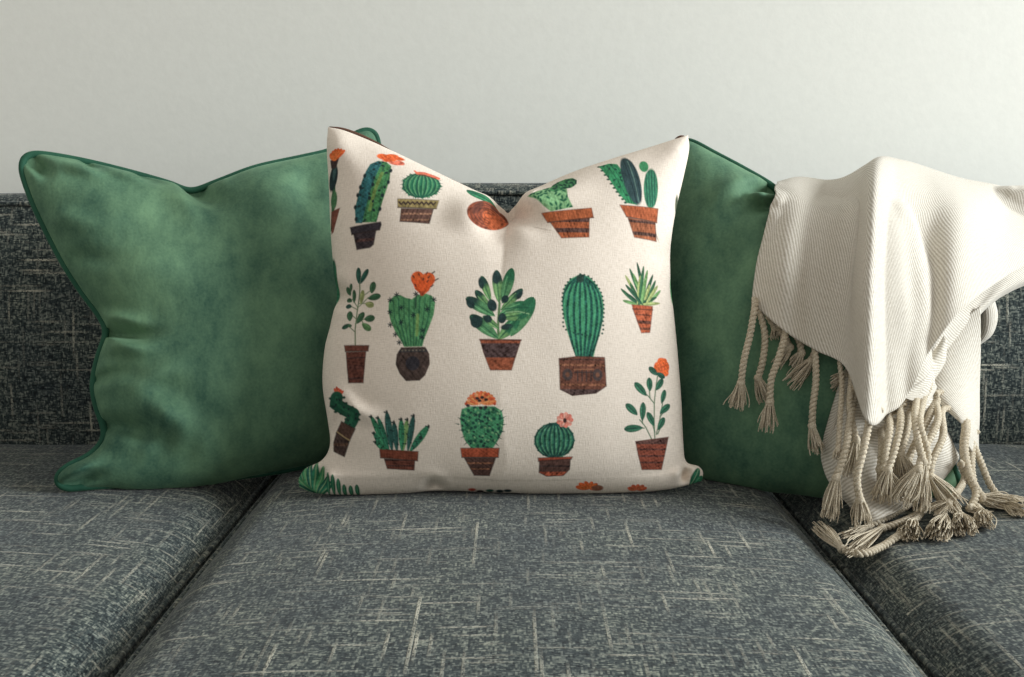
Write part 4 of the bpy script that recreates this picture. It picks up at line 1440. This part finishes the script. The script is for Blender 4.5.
def tassel(path, brush=None, R=0.0047, bl=None, bw=0.012, nthreads=34, lay=False, thread_r=0.00095):
    """path: (px, py, Y) or (px, py, 'seat') points; brush: (px, py) where the frayed end points"""
    bw *= 1.15
    path = [(a_, b__, (Y_ if Y_ == 'seat' or a_ < 915 or a_ > 962 else Y_ - 0.02)) for (a_, b__, Y_) in path]
    nthreads = int(nthreads * 1.2)
    pts = []
    for (a, b_, Y) in path:
        if Y == 'seat':
            q = at_z(a, b_, SEAT_Z)
            q = at_z(a, b_, seat_height(q[0], q[1]) + R * 1.35)
            q[2] = seat_height(q[0], q[1]) + R * 1.35
        else:
            q = at_y(a, b_, Y)
        pts.append(q)
    if path[0][2] != 'seat':
        # the braid starts just behind the hem it hangs from
        d = ray(path[0][0], path[0][1] - 8)
        d = d / np.linalg.norm(d)
        hits = [h_ for h_ in (t.ray_cast(Vector(CAM), Vector(d)) for t in SHEETS) if h_[0] is not None]
        if hits:
            h_ = min(hits, key=lambda h__: h__[3])
            first = pts[0]
            dd = first - CAM
            ln = np.linalg.norm(dd)
            h2 = [k_ for k_ in (t.ray_cast(Vector(CAM), Vector(dd / ln)) for t in SHEETS[:1]) if k_[0] is not None]
            if h2 and h2[0][3] + R + 0.004 > ln: pts[0] = CAM + dd / ln * (h2[0][3] + R + 0.004)
            pts.insert(0, np.array(h_[0]) + d * (R + 0.004))
            if len(pts) > 2 and pts[1][1] < pts[0][1] - 0.03: pts[1][1] = 0.5 * (pts[1][1] + pts[0][1])
    L = sum(np.linalg.norm(np.array(pts[i + 1]) - pts[i]) for i in range(len(pts) - 1))
    P = catmull(pts, max(14, int(L / 0.0016)))
    P = clear_of(P, R * 1.25 + 0.001, R * 1.2)
    for _ in range(12):
        P[1:-1] = 0.5 * P[1:-1] + 0.25 * (P[:-2] + P[2:])
    P = clear_of(P, R * 1.25 + 0.001, R * 1.2)
    for _ in range(2):
        P[1:-1] = 0.5 * P[1:-1] + 0.25 * (P[:-2] + P[2:])
    V, F = braid(P, R)
    o = mesh_obj('tassel', V, F, M_YARN, throw)
    e = P[-1]
    if brush is not None:
        if path[-1][2] == 'seat':
            q = at_z(brush[0], brush[1], seat_height(e[0], e[1]) + 0.003)
        else:
            q = at_y(brush[0], brush[1], e[1] - 0.004 if len(brush) < 3 else brush[2])
        dv = np.array(q) - e
        bl = np.linalg.norm(dv)
        V, F = thread_bundle(e - dv / bl * 0.004, dv, bl, bw, nthreads, trng, r=thread_r, lay=True)
        # wrapping knot at the head of the frayed end
        KV, KF = tube(np.array([e - dv / bl * 0.005, e - dv / bl * 0.002, e + dv / bl * 0.002, e + dv / bl * 0.005]), np.array([R * 0.8, R * 1.25, R * 1.25, R * 0.8]), 10)
        V2 = np.vstack([V, KV]); F2 = np.vstack([F, KF + len(V)])
        # children share the throw's origin
        ob = mesh_obj('frayed_end', V2, F2, M_YARN, None)
        ob.data.transform(__import__('mathutils').Matrix.Translation(Vector([-c for c in throw['_org']])))
        ob.parent = o
    return o


# left hem of the flap
tassel([(755, 306, 0.005), (750, 335, -0.01), (744, 360, -0.02), (741, 383, -0.02)], (737, 412), bw=0.013)
tassel([(760, 312, 0.01), (765, 335, 0.0), (763, 360, -0.01), (758, 378, -0.01)], (768, 406), bw=0.011)
tassel([(768, 318, 0.03), (772, 326, 0.03)], (778, 342), bw=0.008, nthreads=22)
tassel([(786, 332, -0.02), (778, 360, -0.03), (771, 380, -0.035), (770, 402, -0.035)], (768, 434), bw=0.012)
tassel([(780, 330, 0.02), (786, 345, 0.02)], (776, 368), bw=0.008, nthreads=24)
tassel([(795, 338, 0.02), (796, 350, 0.02)], (794, 370), bw=0.009, nthreads=24)
tassel([(812, 345, 0.01), (806, 358, 0.01)], (787, 386), bw=0.013, nthreads=34)
tassel([(815, 349, -0.02), (816, 380, -0.035), (813, 405, -0.045), (812, 426, -0.05)], (818, 456), bw=0.010)
tassel([(846, 364, 0.0), (840, 370, 0.0)], (828, 386), bw=0.009, nthreads=22)
tassel([(840, 364, -0.035), (842, 385, -0.05), (840, 420, -0.09), (838, 450, -0.11)], (836, 462), R=0.0036, bw=0.006)
tassel([(856, 392, -0.06), (850, 420, -0.09), (846, 448, -0.115), (836, 478, -0.13)], (827, 520), bw=0.013, nthreads=44)
tassel([(852, 380, -0.05), (850, 410, -0.08), (856, 440, -0.10)], (848, 478), bw=0.012, nthreads=40)
tassel([(869, 422, -0.10), (864, 448, -0.125), (857, 478, -0.14), (860, 500, -0.145)], (862, 528), bw=0.013, nthreads=40)
tassel([(880, 418, -0.02), (882, 445, -0.09), (880, 470, -0.11)], (890, 497), bw=0.009)
tassel([(887, 402, 0.0), (890, 425, -0.08), (886, 450, -0.11), (884, 468, -0.12)], (900, 502), bw=0.012)
tassel([(896, 396, 0.0), (901, 418, -0.07), (896, 445, -0.105), (888, 470, -0.125)], (880, 505), bw=0.013)
tassel([(905, 398, 0.0), (908, 425, -0.06), (900, 455, -0.10)], (908, 492), bw=0.017, nthreads=50)
tassel([(918, 392, 0.01), (915, 415, -0.05), (918, 440, -0.085), (923, 462, -0.10)], (908, 500), bw=0.014, nthreads=44)
tassel([(927, 384, 0.03), (922, 405, -0.02), (920, 425, -0.07), (928, 455, -0.09), (924, 475, -0.10)], (918, 512), bw=0.012, nthreads=40)
tassel([(943, 400, 0.02), (938, 420, -0.03), (925, 448, -0.08), (918, 470, -0.11)], (898, 505), bw=0.014, nthreads=44)
tassel([(950, 416, 0.0), (943, 436, -0.04), (932, 462, -0.08), (930, 476, -0.09)], (958, 512), bw=0.015, nthreads=50)
tassel([(935, 400, 0.03), (930, 415, -0.01), (918, 438, -0.05), (908, 460, -0.09)], (892, 500), bw=0.012)
tassel([(966, 430, -0.005), (964, 450, -0.03), (970, 478, -0.06), (982, 498, -0.08)], (1018, 512), bw=0.018, nthreads=70, R=0.006)
tassel([(977, 440, 0.0), (982, 465, -0.03), (990, 485, -0.045), (1000, 498, -0.05)], (1024, 518), bw=0.015, nthreads=60)
tassel([(972, 448, -0.01), (972, 472, -0.05), (976, 495, -0.08), (970, 508, -0.1)], (985, 525), bw=0.014, nthreads=60)
tassel([(960, 462, -0.03), (965, 478, -0.05), (955, 495, -0.08), (948, 503, -0.10)], (930, 516), bw=0.010, nthreads=30)
# tassels lying on the seat
tassel([(918, 498, 'seat'), (905, 508, 'seat'), (885, 520, 'seat'), (868, 527, 'seat')], (842, 540), bw=0.010, nthreads=40)
tassel([(928, 505, 'seat'), (918, 515, 'seat'), (895, 526, 'seat'), (882, 531, 'seat')], (848, 556), bw=0.013, nthreads=56)
tassel([(905, 534, 'seat'), (885, 545, 'seat'), (862, 554, 'seat'), (842, 549, 'seat')], (818, 528), bw=0.012, nthreads=56)
tassel([(925, 500, 'seat'), (920, 515, 'seat'), (912, 523, 'seat')], (908, 540), bw=0.015, nthreads=90)
tassel([(942, 498, 'seat'), (944, 512, 'seat'), (944, 518, 'seat')], (936, 540), bw=0.017, nthreads=110)
tassel([(955, 503, 'seat'), (958, 512, 'seat'), (960, 516, 'seat')], (962, 536), bw=0.017, nthreads=110)
tassel([(972, 502, 'seat'), (978, 508, 'seat'), (981, 512, 'seat')], (984, 530), bw=0.015, nthreads=90)
tassel([(985, 498, 'seat'), (998, 503, 'seat'), (1004, 506, 'seat')], (1026, 518), bw=0.013, nthreads=80)

# ------------------------------------------------------------------ light
world = bpy.data.worlds.new('room_light')
scn.world = world
world.use_nodes = True
bg = world.node_tree.nodes['Background']
bg.inputs['Color'].default_value = (1.0, 0.98, 0.93, 1)
bg.inputs['Strength'].default_value = 0.5


def area(name, loc, target, size, power, c):
    d = bpy.data.lights.new(name, 'AREA')
    d.shape = 'RECTANGLE'
    d.size, d.size_y = size
    d.energy = power
    d.color = c
    o = bpy.data.objects.new(name, d)
    o.location = loc
    v = Vector(target) - Vector(loc)
    o.rotation_euler = v.to_track_quat('-Z', 'Y').to_euler()
    col.objects.link(o)
    return o


area('window_daylight', (4.4, -0.80, 1.95), (0.1, 0.05, 0.7), (2.3, 1.9), 300, (0.90, 0.96, 1.0))

for o in bpy.data.objects:
    if '_org' in o: del o['_org']

vs = scn.view_settings
vs.view_transform = 'Standard'
vs.look = 'None'
vs.gamma = 1.0
vs.use_curve_mapping = False
vs.exposure = 0.07
